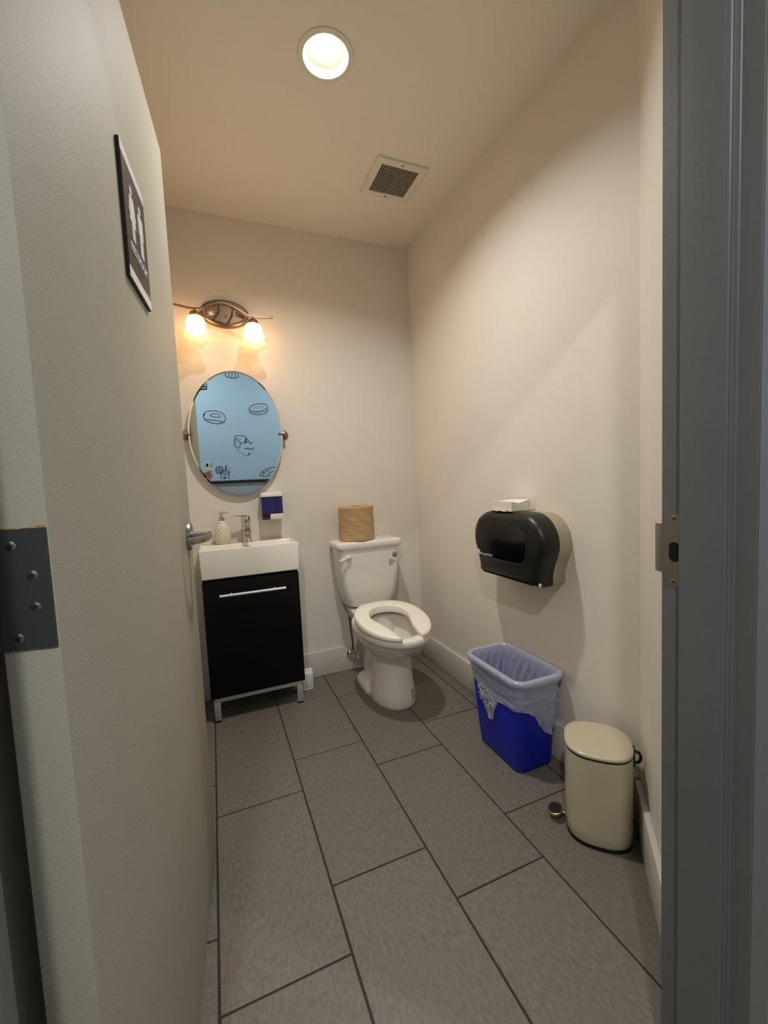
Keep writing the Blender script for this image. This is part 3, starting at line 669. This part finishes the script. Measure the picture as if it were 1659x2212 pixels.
bm = B(); loft(bm, [sring(TXc-0.062, TXc+0.062, 2.07, 2.32, 0.055, 0.030), sring(TXc-0.060, TXc+0.060, 2.07, 2.32, 0.055, 0.2), sring(TXc-0.075, TXc+0.075, 2.07, 2.36, 0.06, 0.30), sring(TXc-0.115, TXc+0.115, 2.10, 2.41, 0.06, 0.37), sring(TXc-0.120, TXc+0.120, 2.10, 2.42, 0.05, 0.415), sring(TXc-0.110, TXc+0.110, 2.12, 2.415, 0.05, 0.422)]); part('trapway', bm, PORC, to, 50)
for s in (-1, 1):
    bm = B(); lathe(bm, [(0.013, 0.026), (0.013, 0.034), (0.010, 0.046), (0.004, 0.050), (0.0004, 0.0505)], c=(TXc+s*0.088, 2.155, 0), n=20); part('bolt_cap', bm, PORC, to, 50)
# tank
def tr(hx, y0, y1, r, z): return [(x, y, z) for x, y in rrect(0.8175-hx, 0.8175+hx, y0, y1, r, 7)]
bm = B(); loft(bm, [tr(0.105, 2.30, 2.405, 0.045, 0.4235), tr(0.130, 2.285, 2.418, 0.05, 0.432), tr(0.150, 2.272, 2.424, 0.05, 0.452), tr(0.160, 2.263, 2.428, 0.05, 0.49), tr(0.171, 2.256, 2.43, 0.042, 0.55), tr(0.179, 2.250, 2.43, 0.034, 0.65), tr(0.1855, 2.245, 2.43, 0.030, 0.772)]); part('tank', bm, PORC, to, 60)
bm = B(); loft(bm, [tr(0.188, 2.240, 2.434, 0.030, 0.7725), tr(0.197, 2.234, 2.436, 0.032, 0.780), tr(0.2005, 2.231, 2.437, 0.034, 0.792), tr(0.2005, 2.231, 2.437, 0.034, 0.806), tr(0.198, 2.2335, 2.436, 0.032, 0.814), tr(0.187, 2.241, 2.432, 0.032, 0.8185), tr(0.17, 2.255, 2.42, 0.03, 0.8195)]); part('tank_lid', bm, PORC, to, 60)
bm = B(); lathe(bm, [(0.014, 0.0), (0.014, 0.008), (0.011, 0.014), (0.0004, 0.016)], c=(0.683, 2.2465, 0.735), n=24, M=Matrix.Rotation(PI/2, 4, 'X')); fl = part('flush_lever', bm, WHITEP, to, 50)
bm = B(); tube(bm, smoothpath([(0.690, 2.229, 0.737), (0.670, 2.226, 0.735), (0.645, 2.222, 0.7265), (0.620, 2.218, 0.725)], 5), [0.0095]*4+[0.0085]*5+[0.0075]*5+[0.0065, 0.004], 14, flat=(Vector((0, 1, 0)), 0.55)); part('arm', bm, WHITEP, fl, 60)
# printed marks on the tank (water drop roundel and rows of small print)
def tankf(u, v, q): return (u, 2.2472-(v-0.72)*0.03-q, v)
bm = B()
for i in range(24):
    a = 2*PI*i/24
    if i % 6 != 4: box(bm, (-0.0016, 0, -0.0022), (0.0016, 0.0003, 0.0022), M=Matrix.Translation((0.966+0.014*math.cos(a), 2.2462, 0.7225+0.014*math.sin(a))) @ Matrix.Rotation(PI/2-a, 4, 'Y'))
lb = part('water_label', bm, PRINT, to, None, label='round water-drop mark printed on the tank')
bm = B(); dp = [(0.966+0.0075*math.cos(a), 0.7195+0.0075*math.sin(a)) for a in [math.radians(150+240*i/14) for i in range(15)]]+[(0.966, 0.7345)]
extr(bm, dp, lambda x, z: (x, 2.2460, z), lambda x, z: (x, 2.2466, z)); part('drop', bm, PRINTB, lb, None)
def printrows(rows, x0, z0, dz, f):
    bm = B(); rn = random.Random(5)
    for i, wd in enumerate(rows):
        x = 0
        while x < wd:
            l = rn.uniform(0.002, 0.006); z = z0-i*dz
            vs_ = [bm.verts.new(f(x0+a, z+b)) for a, b in ((x, 0), (min(x+l, wd), 0), (min(x+l, wd), dz*0.55), (x, dz*0.55))]
            bm.faces.new(vs_); x += l+0.0012
    return bm
part('small_print', printrows([0.022, 0.034, 0, 0.044, 0.04, 0.036, 0, 0.026, 0.022, 0.024], 0.928, 0.694, 0.0036, lambda x, z: (x, 2.2463-(z-0.72)*0.028, z)), PRINT, to, None, kind='stuff')
def pedf(x, z):
    u = (x-TXc-0.011)/0.112; u = max(-.99, min(.99, u)); return (x+0.0004, 1.866+0.158*(1-math.sqrt(1-abs(u)**2.15))-0.0012, z)
part('base_print', printrows([0.022, 0.018, 0.024, 0.02, 0.022, 0, 0.012, 0.02, 0.01, 0.018], 0.868, 0.083, 0.0042, pedf), PRINT, to, None, kind='stuff')
# open-front seat
SXc = 0.806
def seat_o(a):   # outer outline, a = angle from the front, -pi..pi
    yc = 1.955; x = 0.182*math.sin(a); c = math.cos(a)
    y = yc-0.268*c if c > 0 else yc+0.215*abs(c)**0.85
    if c < 0: x = 0.182*math.copysign(abs(math.sin(a))**0.8, math.sin(a))
    return Vector((SXc+x, y, 0))
def seat_i(a):
    yc = 1.985; x = 0.100*math.sin(a); c = math.cos(a)
    return Vector((SXc+x, yc-(0.18 if c > 0 else 0.105)*c, 0))
rings = []; NA = 80; A0 = 0.33
for k in range(NA+1):
    f = k/NA; a = A0+(2*PI-2*A0)*f; aa = a if a <= PI else a-2*PI
    o_, i_ = seat_o(aa), seat_i(aa)
    e_ = min(f, 1-f)*NA
    if e_ < 16:      # the prongs taper from the inner side to a blunt tip
        g_ = e_/16; sg = math.copysign(1, aa); tipi = Vector((SXc+sg*0.052, 1.703, 0))
        i_ = tipi.lerp(seat_i(sg*(A0+(2*PI-2*A0)*16/NA)), g_**1.15)+Vector((-sg*0.012*math.sin(PI*g_), 0, 0))
        if (i_-o_).length < 0.006: i_ = o_+(i_-o_).normalized()*0.006
    d_ = i_-o_; L_ = d_.length; d_ = d_/L_
    tl_ = max(0, (o_.y-1.72)/0.45)
    zt, zb_ = 0.441+0.044*tl_, 0.4225+0.020*tl_; r_ = min(0.010, L_*0.3); UZ = lambda z: Vector((0, 0, z))
    rings.append([o_+d_*0.0004+UZ(zb_), o_+UZ(zb_+0.006), o_+d_*0.0005+UZ(zt-0.007), o_+d_*r_*0.5+UZ(zt-0.002), o_+d_*r_*1.5+UZ(zt),
        i_-d_*r_*1.5+UZ(zt-0.0005), i_-d_*r_*0.5+UZ(zt-0.003), i_-d_*0.0003+UZ(zt-0.009), i_-d_*0.0006+UZ(zb_)])
bm = B(); loft(bm, rings); part('seat', bm, SEATP, to, 60, label='open-front seat ring')
for s in (-1, 1):
    bm = B(); box(bm, (TXc+s*0.075-0.02, 2.155, 0.421), (TXc+s*0.075+0.02, 2.20, 0.470), 0.004); part('seat_hinge', bm, SEATP, to, 40)

# water supply
sv = thing('supply_valve', 'chrome stop valve on the baseboard feeding the toilet tank', 'valve', (0.724, D, 0.10))
bm = B(); lathe(bm, [(0.031, 0), (0.030, 0.004), (0.022, 0.011), (0.012, 0.014), (0.009, 0.014), (0.009, 0.045), (0.0004, 0.046)], c=(0.724, D-BT-0.0005, 0.100), n=32, M=Matrix.Rotation(PI/2, 4, 'X')); part('escutcheon', bm, CHROME, sv, 40)
bm = B(); tube(bm, [(0.724, D-0.055, 0.085), (0.724, D-0.055, 0.125), (0.724, D-0.055, 0.140)], [0.011, 0.011, 0.008], 18); sphere(bm, (0.724, D-0.055, 0.10), 0.0145, 18); part('body', bm, CHROME, sv, 50)
bm = B(); tube(bm, [(0.724, D-0.058, 0.098), (0.740, D-0.078, 0.092), (0.744, D-0.082, 0.090)], [0.005, 0.005, 0.004], 12)
M = Matrix.Translation((0.747, D-0.086, 0.0895)) @ Matrix.Rotation(math.radians(55), 4, 'Z') @ Matrix.Rotation(PI/2, 4, 'Y')
lathe(bm, [(0.0004, -0.005), (0.010, -0.005), (0.014, 0), (0.010, 0.005), (0.0004, 0.005)], n=20, M=M); part('knob', bm, CHROME, sv, 50)
bm = B(); tube(bm, smoothpath([(0.724, D-0.055, 0.135), (0.722, D-0.057, 0.2), (0.709, D-0.070, 0.32), (0.702, D-0.085, 0.405), (0.702, D-0.088, 0.432)], 6), 0.0052, 12); part('hose', bm, mat('braided_hose', lin(96, 92, 86), 0.4, 0.6, bump=0.6, bscale=700), sv, 60)
bm = B(); tube(bm, [(0.702, D-0.088, 0.400), (0.702, D-0.088, 0.4225)], 0.012, 8); part('coupling', bm, WHITEP, sv, 30)

# brown towel roll on the tank
rc = (0.768, 2.333, 0.8197); RR = 0.1025
t = thing('paper_towel_roll', 'large roll of brown paper towel standing on the toilet tank', 'paper roll', rc)
pr = [(RR-0.003, 0.0004), (RR, 0.003)]; rn = random.Random(11)
for i in range(1, 29): pr.append((RR+rn.uniform(-0.0006, 0.0006), 0.003+0.190*i/29))
pr += [(RR, 0.1935), (RR-0.003, 0.1955), (0.06, 0.1945), (0.024, 0.195)]
def wr(r, z, a): return (r+(0.0008*math.sin(7*a+z*90)+0.0016*math.exp(-((z-0.066-0.004*math.sin(3*a))/0.0016)**2)-0.0012*math.exp(-((z-0.156-0.003*math.sin(2*a))/0.002)**2) if r > 0.09 else 0), z)
bm = B(); lathe(bm, pr, c=rc, n=72, cap1=False, f=wr); part('paper', bm, KRAFT, t, 60)
bm = B(); lathe(bm, [(0.024, 0.1945), (0.0225, 0.1955), (0.0205, 0.195), (0.0205, 0.01)], c=rc, n=32, cap0=False); part('core', bm, mat('card_core', lin(120, 86, 54), 0.9), t, 40)

# ------------------------------------------------------------------ jumbo roll dispenser on the right wall
dy0, dy1, dz0, dz1 = 1.170, 1.612, 0.772, 1.006
td = thing('tissue_dispenser', 'wide black and tan toilet-paper dispenser on the side wall', 'dispenser', (W, 1.39, 0.73))
R_ = (dz1-dz0)/2
def disp_outline(g=0.0, k=14):
    pts = []; r = R_-g; zc = dz0+R_
    for i in range(k+1):           # far end, over the top
        a = math.radians(215-125*i/k); pts.append((dy1-R_+r*-math.cos(a), zc+r*math.sin(a)))
    for i in range(k+1):
        a = math.radians(90-125*i/k); pts.append((dy0+R_-r*math.cos(a), zc+r*math.sin(a)))
    yl = dy0+0.036+g; yr = dy1-0.036-g; zb2 = 0.728+g
    pts += [(yl, 0.770), (yl, zb2+0.008), (yl+0.006, zb2), (yr-0.006, zb2), (yr, zb2+0.008), (yr, 0.770)]
    return pts
def dring(g, x): return [(x, y, z) for y, z in disp_outline(g)]
bm = B(); loft(bm, [dring(0.004, W-0.0006), dring(0.003, W-0.01), dring(0.004, W-0.064)]); part('back_body', bm, TANP, td, 40, label='tan plastic rear housing')
bm = B(); loft(bm, [dring(0.0, W-0.0645), dring(0.0, W-0.105), dring(0.003, W-0.122), dring(0.010, W-0.135), dring(0.020, W-0.142), dring(0.034, W-0.145)]); cv = part('cover', bm, SMOKE, td, 50, label='smoked black front cover')
zc = dz0+R_; wz0, wz1 = 0.806, 0.952; rw = 0.055; YE = dy1-R_
def arcp(g, ph): return (YE+(R_-g)*math.cos(ph), zc+(R_-g)*math.sin(ph))
p0, p1 = math.asin((wz0-zc)/(R_-0.034)), math.asin((wz1-zc)/(R_-0.034))
phs = [p0+(p1-p0)*i/12 for i in range(13)]
win = [(1.255+rw, wz0)]+[(1.255+rw-rw*math.sin(math.radians(a)), wz0+rw-rw*math.cos(math.radians(a))) for a in range(10, 91, 10)]+[(1.255+rw-rw*math.cos(math.radians(a)), wz1-rw+rw*math.sin(math.radians(a))) for a in range(10, 91, 10)]+[arcp(0.034, q) for q in reversed(phs)]
bm = B(); extr(bm, win, lambda y, z: (W-0.1462, y, z), lambda y, z: (W-0.1440, y, z))
loft(bm, [[(x-0.0012, *arcp(g, q)) for q in phs] for g, x in ((0.034, W-0.145), (0.020, W-0.1422), (0.010, W-0.1355), (0.003, W-0.1225), (-0.0008, W-0.105))], False, False, closed=False)
wi = part('window', bm, SMOKEW, cv, 40)
bm = B(); tube(bm, [(W-0.1424, *arcp(0.020, p0)), (W-0.1462, *arcp(0.034, p0))]+[(W-0.1462, y, z) for y, z in win[:11]], 0.0012, 8); part('window_edge', bm, mat('edge_grey', lin(70, 70, 70), 0.25), cv, 60)
bm = B()
for i in range(4): box(bm, (W-0.137, 1.235, 0.7335+i*0.007), (W-0.130, 1.545, 0.7365+i*0.007), 0.0006)
part('ridge', bm, SMOKE, cv, 30)
bm = B(); lathe(bm, [(0.0075, 0), (0.0072, 0.0015), (0.0004, 0.002)], c=(W-0.128, dy0+0.0355, 0.741), n=20, M=Matrix.Rotation(PI/2, 4, 'X')); part('lock', bm, WHITEP, cv, 40)
bm = B()
for y in (1.440, 1.452, 1.464): box(bm, (W-0.1385, y-0.003, 0.742), (W-0.1370, y+0.003, 0.748))
part('keyhole_mark', bm, ALU, cv, None)
# maker lettering
def df(u, v, q): return (W-0.1466-q, 1.505-u, 0.8165+v)
bm = B(); text(bm, 'Georgia-Pacific', 0.0135, df, 0.0004); part('brand_lettering', bm, SIGNW, cv, None)
bm = B(); 
tri = [(-0.013, -0.008), (-0.0045, -0.008), (0.0, 0.001), (0.0045, -0.008), (0.013, -0.008), (0.0, 0.0135)]
extr(bm, tri, lambda u, v: (W-0.1468 if True else 0, 1.562-u, 0.8215+v), lambda u, v: (W-0.1400, 1.562-u, 0.8215+v)); part('brand_triangle', bm, SIGNW, cv, None)

# folded towels on the dispenser
t = thing('folded_towel_stack', 'stack of folded white paper towels on top of the dispenser', 'paper towels', (1.155, 1.43, 1.0065))
rn = random.Random(2); NS = 9
for i in range(NS):
    z0 = 1.0095+i*0.0043; o1, o2 = rn.uniform(-0.0012, 0.0012), rn.uniform(-0.0012, 0.0012)
    bm = B(); rings = []
    for j in range(9):
        f = j/8; x = 1.108+o1+0.097*f; dip = -0.010*math.exp(-((f-0.38)/0.26)**2)*(i/NS)**1.2 + 0.004*(f**3)*(i/NS)
        rings.append([(x, 1.367+o2, z0+dip), (x, 1.489+o2, z0+dip*0.3), (x, 1.489+o2, z0+0.0040+dip*0.3), (x, 1.367+o2, z0+0.0040+dip)])
    loft(bm, rings); part('towel', bm, PAPERW, t, 30)
bm = B(); rings = []
for j in range(13):
    f = j/12; y = 1.365+0.13*f; z = 1.0075+0.0012*math.sin(f*17)
    rings.append([(1.098+0.003*math.sin(f*9), y, z), (1.2, y, 1.0075), (1.2, y, 1.009), (1.098+0.003*math.sin(f*9), y, z+0.0012)])
loft(bm, rings); part('loose_sheet', bm, PAPERW, t, 30)

# ------------------------------------------------------------------ blue wastebasket and its liner
bt = dict(x0=0.990, x1=1.2055, y0=1.205, y1=1.548, z=0.381); bb = dict(x0=1.014, x1=1.188, y0=1.243, y1=1.508)
def bring(z, g=0.0, k=8, r=None):
    f = z/bt['z']; L = lambda a: bb[a]+(bt[a]-bb[a])*f
    rad = r if r else 0.032+0.014*f
    return [(x, y, z) for x, y in rrect(L('x0')+g, L('x1')-g, L('y0')+g, L('y1')-g, rad, k)]
bn = thing('wastebasket', 'royal blue rectangular plastic wastebasket by the wall', 'trash can', (1.1, 1.376, 0))
bm = B(); loft(bm, [bring(0.0006, 0.006), bring(0.006, 0.001), bring(0.03), bring(0.375), bring(0.379, 0.003), bring(0.375, 0.004), bring(0.03, 0.004), bring(0.012, 0.008)]); part('bucket', bm, BLUE, bn, 45)
bm = B()
def off(ring, g): 
    cx, cy = sum(p[0] for p in ring)/len(ring), sum(p[1] for p in ring)/len(ring)
    return ring
rim = [bring(0.368, 0.0005), bring(0.366, -0.006), bring(0.371, -0.0095), bring(0.378, -0.0085), bring(0.3815, -0.005), bring(0.3815, -0.001), bring(0.378, 0.002)]
loft(bm, rim, False, False); part('rim', bm, BLUE, bn, 60)
# liner draped over the rim
def bring2(z, g=0.0, n=168):
    r = [Vector(p) for p in bring(z, g, 10)]; m = len(r); cum = [0.0]
    for i in range(m): cum.append(cum[-1]+(r[(i+1) % m]-r[i]).length)
    out = []; j = 0
    for k in range(n):
        t_ = cum[-1]*k/n
        while cum[j+1] < t_: j += 1
        f = (t_-cum[j])/max(1e-9, cum[j+1]-cum[j]); out.append(tuple(r[j].lerp(r[(j+1) % m], f)))
    return out
base = bring2(0.3); NP = len(base)
def hem(p):
    x, y, _ = p
    def itp(tab, v):
        for (a, fa), (b_, fb) in zip(tab, tab[1:]):
            if a <= v <= b_: 
                s = (v-a)/(b_-a); s = s*s*(3-2*s); return fa+(fb-fa)*s
        return tab[0][1] if v < tab[0][0] else tab[-1][1]
    if x < 1.02: return itp([(1.20, 0.262), (1.26, 0.262), (1.335, 0.258), (1.362, 0.212), (1.372, 0.160), (1.40, 0.152), (1.43, 0.182), (1.465, 0.245), (1.49, 0.290), (1.53, 0.306), (1.56, 0.305)], y)
    if y < 1.25: return itp([(0.98, 0.262), (1.03, 0.258), (1.065, 0.240), (1.10, 0.185), (1.13, 0.152), (1.155, 0.142), (1.175, 0.165), (1.19, 0.215), (1.21, 0.24)], x)
    return 0.27
rn = random.Random(4)
def wrk(p, i, s): return 0.0016*math.sin(i*0.9+s*2.1)+0.0012*math.sin(i*2.3+s*4)+rn.uniform(-0.0007, 0.0007)
def shell(z, g, wv, s):
    r = bring2(min(z, 0.381)); out = []
    cx, cy = 1.1, 1.3765
    for i, p in enumerate(r):
        # outward normal estimate
        a, b_ = Vector(r[i-1]), Vector(r[(i+1) % NP]); t_ = (b_-a); n_ = Vector((t_.y, -t_.x, 0)); n_ = n_.normalized() if n_.length > 1e-9 else Vector((0, 0, 0))
        q = Vector(p)+n_*(g+wv*wrk(p, i, s)/0.0016*0.0016); q.z = z
        out.append(q)
    return out
rings = []
for s, (z, g, wv) in enumerate(((0.05, -0.030, 5), (0.10, -0.022, 5), (0.15, -0.018, 5), (0.20, -0.016, 4), (0.25, -0.014, 4), (0.29, -0.013, 4), (0.32, -0.011, 3), (0.345, -0.012, 2), (0.365, -0.010, 0.6), (0.3805, -0.0075, 0.2), (0.3875, -0.003, 0.1))):
    rings.append(shell(z, g, wv, s))
bm = B(); loft(bm, rings, True, False)
li = thing('bin_liner', 'thin clear plastic bag lining the blue wastebasket, torn at the hem', 'bin liner', (1.1, 1.376, 0.02))
part('inner_bag', bm, LINER, li, 180)
rings = [rings[-1] if False else shell(0.3875, -0.003, 0.1, 1), shell(0.3885, 0.003, 0.1, 1), shell(0.3875, 0.010, 0.1, 1), shell(0.383, 0.0155, 0.1, 2), shell(0.371, 0.0165, 0.15, 3), shell(0.362, 0.0120, 0.5, 3)]
hems = [hem(p) for p in base]
for k in range(1, 13):
    f = k/12; sh = shell(0.355, 0, 0, 1); out = []
    for i in range(NP):
        z = 0.360-(0.360-hems[i])*f
        r = bring2(z); a, b_ = Vector(r[i-1]), Vector(r[(i+1) % NP]); t_ = b_-a; n_ = Vector((t_.y, -t_.x, 0)); n_ = n_.normalized() if n_.length > 1e-9 else Vector((0, 0, 0))
        lowf = max(0, (0.26-z)/0.1)
        g = 0.0035+0.0022*math.sin(z*260+i*0.06)+0.0018*math.sin(z*140+0.4*math.sin(i*0.11)*6)+lowf*(0.004+0.004*math.sin(i*0.8+z*70))+rn.uniform(-0.0004, 0.0004)
        q = Vector(r[i])+n_*max(0.0012, g); q.z = z+0.002*math.sin(i*0.35)*f; out.append(q)
    rings.append(out)
bm = B(); loft(bm, rings, False, False); part('overhang', bm, LINER, li, 180)
# crumpled knot hanging at the torn corner
bm = B(); rn2 = random.Random(9)
for k in range(16):
    y = 1.365+rn2.uniform(0.005, 0.085); z = 0.26-(1.455-y)*0.75+rn2.uniform(-0.012, 0.05); z = max(0.178, min(0.268, z))
    f = z/0.381; xx = bb['x0']+(bt['x0']-bb['x0'])*f-0.010
    pts = [(xx+rn2.uniform(-0.004, 0.004), y+rn2.uniform(-0.02, 0.02), z+rn2.uniform(-0.022, 0.022)) for _ in range(4)]
    tube(bm, smoothpath(pts, 4), 0.0016, 6)
part('crumple', bm, LINERT, li, 180, kind='stuff')

# ------------------------------------------------------------------ cream pedal bin, its back to the corner wall
pbn = thing('pedal_bin', 'small cream metal pedal bin with rounded lid', 'trash can', (1.083, 0.946, 0), math.radians(135))
# local +x = away from the corner wall (pedal side), local y = along the wall
def pring(hx, hy, z, p=2.7): return [(x, y, z) for x, y in sell(0, 0, hx, hy, p, 64)]
bm = B(); loft(bm, [pring(0.094, 0.095, 0.0005), pring(0.096, 0.097, 0.003), pring(0.096, 0.097, 0.012)]); part('base_ring', bm, RUBBER, pbn, 50, local=True)
bm = B(); loft(bm, [pring(0.094, 0.0955, 0.0125), pring(0.0965, 0.098, 0.016), pring(0.0975, 0.099, 0.05), pring(0.0975, 0.099, 0.25), pring(0.0965, 0.098, 0.2835)]); part('body', bm, CREAMM, pbn, 50, local=True)
bm = B(); loft(bm, [pring(0.0945, 0.096, 0.2836), pring(0.0965, 0.098, 0.285), pring(0.0965, 0.098, 0.2895)]); part('gasket', bm, RUBBER, pbn, 50, local=True)
bm = B(); loft(bm, [pring(0.0965, 0.098, 0.2896), pring(0.0985, 0.100, 0.292), pring(0.0985, 0.100, 0.297), pring(0.096, 0.0975, 0.3005), pring(0.085, 0.0865, 0.3025), pring(0.05, 0.05, 0.3035)]); part('lid', bm, CREAMM, pbn, 50, local=True)
bm = B(); box(bm, (-0.103, -0.012, 0.235), (-0.0975, 0.012, 0.294), 0.001); part('hinge_plate', bm, BLK, pbn, 30, local=True)
bm = B(); tube(bm, smoothpath([(-0.101, 0, 0.245), (-0.113, 0, 0.247), (-0.119, 0, 0.256), (-0.119, 0, 0.270), (-0.113, 0, 0.279), (-0.101, 0, 0.281)], 4), 0.0042, 10); part('handle', bm, BLK, pbn, 50, local=True)
bm = B(); tube(bm, [(0.085, 0, 0.020), (0.120, 0, 0.024)], 0.006, 12); pe = part('pedal', bm, mat('pedal_steel', lin(150, 142, 110), 0.3, 0.8), pbn, 40, local=True)
Mp = Matrix.Translation((0.128, 0, 0.026)) @ Matrix.Rotation(math.radians(10), 4, 'Y')
bm = B(); loft(bm, [[Mp @ Vector((x, y, z)) for x, y in sell(0, 0, a, b_, 2.4, 32)] for a, b_, z in ((0.020, 0.026, -0.006), (0.023, 0.029, -0.002), (0.023, 0.029, 0.004), (0.0205, 0.0265, 0.006))]); part('pedal_rim', bm, MATS['pedal_steel'], pe, 50, local=True)
bm = B(); loft(bm, [[Mp @ Vector((x, y, z)) for x, y in sell(0, 0, a, b_, 2.4, 32)] for a, b_, z in ((0.0200, 0.0260, 0.0055), (0.0185, 0.0245, 0.0078), (0.01, 0.014, 0.0082))]); part('pedal_pad', bm, RUBBER, pe, 50, local=True)

# ------------------------------------------------------------------ phone and hand (seen in the mirror)
ph = thing('phone', 'white smartphone with black camera lenses held up, seen in the mirror', 'phone', (0, 0, CAMZ), -YAW)
# local: +y looks out of the rear cameras; the lens sits at the origin
bm = B(); loft(bm, [[(x, y, z) for x, z in rrect(-0.052+g, 0.024-g, -0.140+g, 0.022-g, 0.010, 5)] for g, y in ((0.002, -0.0135), (0, -0.0125), (0, -0.007), (0.002, -0.0058))]); part('case', bm, PHONEW, ph, 40, local=True)
bm = B(); box(bm, (-0.049, -0.0145, -0.136), (0.021, -0.0133, 0.018)); part('screen', bm, SCREEN, ph, None, local=True)
for x, z, r in ((0.012, 0.008, 0.006), (0.012, -0.009, 0.006), (0.012, -0.026, 0.006)):
    bm = B(); lathe(bm, [(r, 0), (r, 0.0018), (r*0.9, 0.0022), (0.0003, 0.0022)], c=(x, -0.0060, z), n=24, M=Matrix.Rotation(-PI/2, 4, 'X')); part('lens', bm, PHONEB, ph, 40, local=True)
bm = B(); box(bm, (-0.042, -0.0062, -0.024), (-0.020, -0.0045, 0.010), 0.003); part('camera_block', bm, PHONEB, ph, 40, local=True)

hand = thing('person', 'hand in a dark sleeve holding up a white phone, seen in the mirror', 'person', (0, 0, CAMZ-0.12), -YAW)
# local frame as the phone but origin 0.12 lower
bm = B()
def chain(pts, rs, k=4):
    p = smoothpath(pts, k); n = len(p); rr_ = []
    for i in range(n):
        f = i/(n-1)*(len(rs)-1); j = min(int(f), len(rs)-2); rr_.append(rs[j]+(rs[j+1]-rs[j])*(f-j))
    tube(bm, p, rr_, 12); sphere(bm, p[-1], rr_[-1], 12); sphere(bm, p[0], rr_[0], 12)
ZO = 0.0
# palm behind the left edge and below, fingers across the rear of the phone, thumb on the screen side
for k in range(4):
    b0 = (-0.064+k*0.003, 0.006-k*0.002, 0.030-k*0.021)
    tip = ((0.004, 0.012, 0.046-k*0.018), (0.010, 0.012, 0.030-k*0.017), (0.006, 0.011, 0.022-k*0.017), (-0.006, 0.010, 0.010-k*0.014))[k]
    mid = (-0.040+k*0.002, 0.016, 0.040-k*0.020); m2 = ((mid[0]+tip[0])/2, 0.014, (mid[2]+tip[2])/2+0.002)
    chain([b0, mid, m2, tip], [0.0098, 0.0092, 0.0084, 0.0066])
chain([(-0.075, -0.020, -0.030), (-0.066, -0.028, 0.005), (-0.050, -0.028, 0.030), (-0.032, -0.0235, 0.048)], [0.014, 0.0115, 0.0100, 0.0080])
chain([(-0.066, -0.004, 0.020), (-0.074, -0.010, -0.010), (-0.086, -0.016, -0.050), (-0.096, -0.028, -0.075)], [0.015, 0.023, 0.024, 0.024])
chain([(-0.060, -0.003, -0.020), (-0.072, -0.010, -0.045), (-0.090, -0.022, -0.070)], [0.014, 0.020, 0.022])
chain([(-0.090, -0.022, -0.065), (-0.120, -0.055, -0.125), (-0.155, -0.110, -0.20)], [0.025, 0.027, 0.034])
bmesh.ops.recalc_face_normals(bm, faces=bm.faces)
me = bpy.data.meshes.new('hand_raw'); bm.to_mesh(me); bm.free(); tmp = bpy.data.objects.new('hand_raw', me); COL.link(tmp)
md = tmp.modifiers.new('r', 'REMESH'); md.mode = 'VOXEL'; md.voxel_size = 0.0022; md.use_smooth_shade = True
ms = tmp.modifiers.new('s', 'SMOOTH'); ms.iterations = 3; ms.factor = 0.5
me2 = bpy.data.meshes.new_from_object(tmp.evaluated_get(bpy.context.evaluated_depsgraph_get())); bpy.data.objects.remove(tmp)
me2.materials.clear(); me2.materials.append(SKIN); me2.name = 'hand'
me2.polygons.foreach_set('use_smooth', [True]*len(me2.polygons))
ho = link('hand', me2); ho.parent = hand
bm = B(); tube(bm, smoothpath([(-0.128, -0.068, -0.142), (-0.155, -0.110, -0.20), (-0.20, -0.19, -0.30), (-0.235, -0.27, -0.40)], 5), [0.037]*2+[0.038]*5+[0.045]*9, 20)
part('sleeve', bm, SLEEVE, hand, 60, local=True)
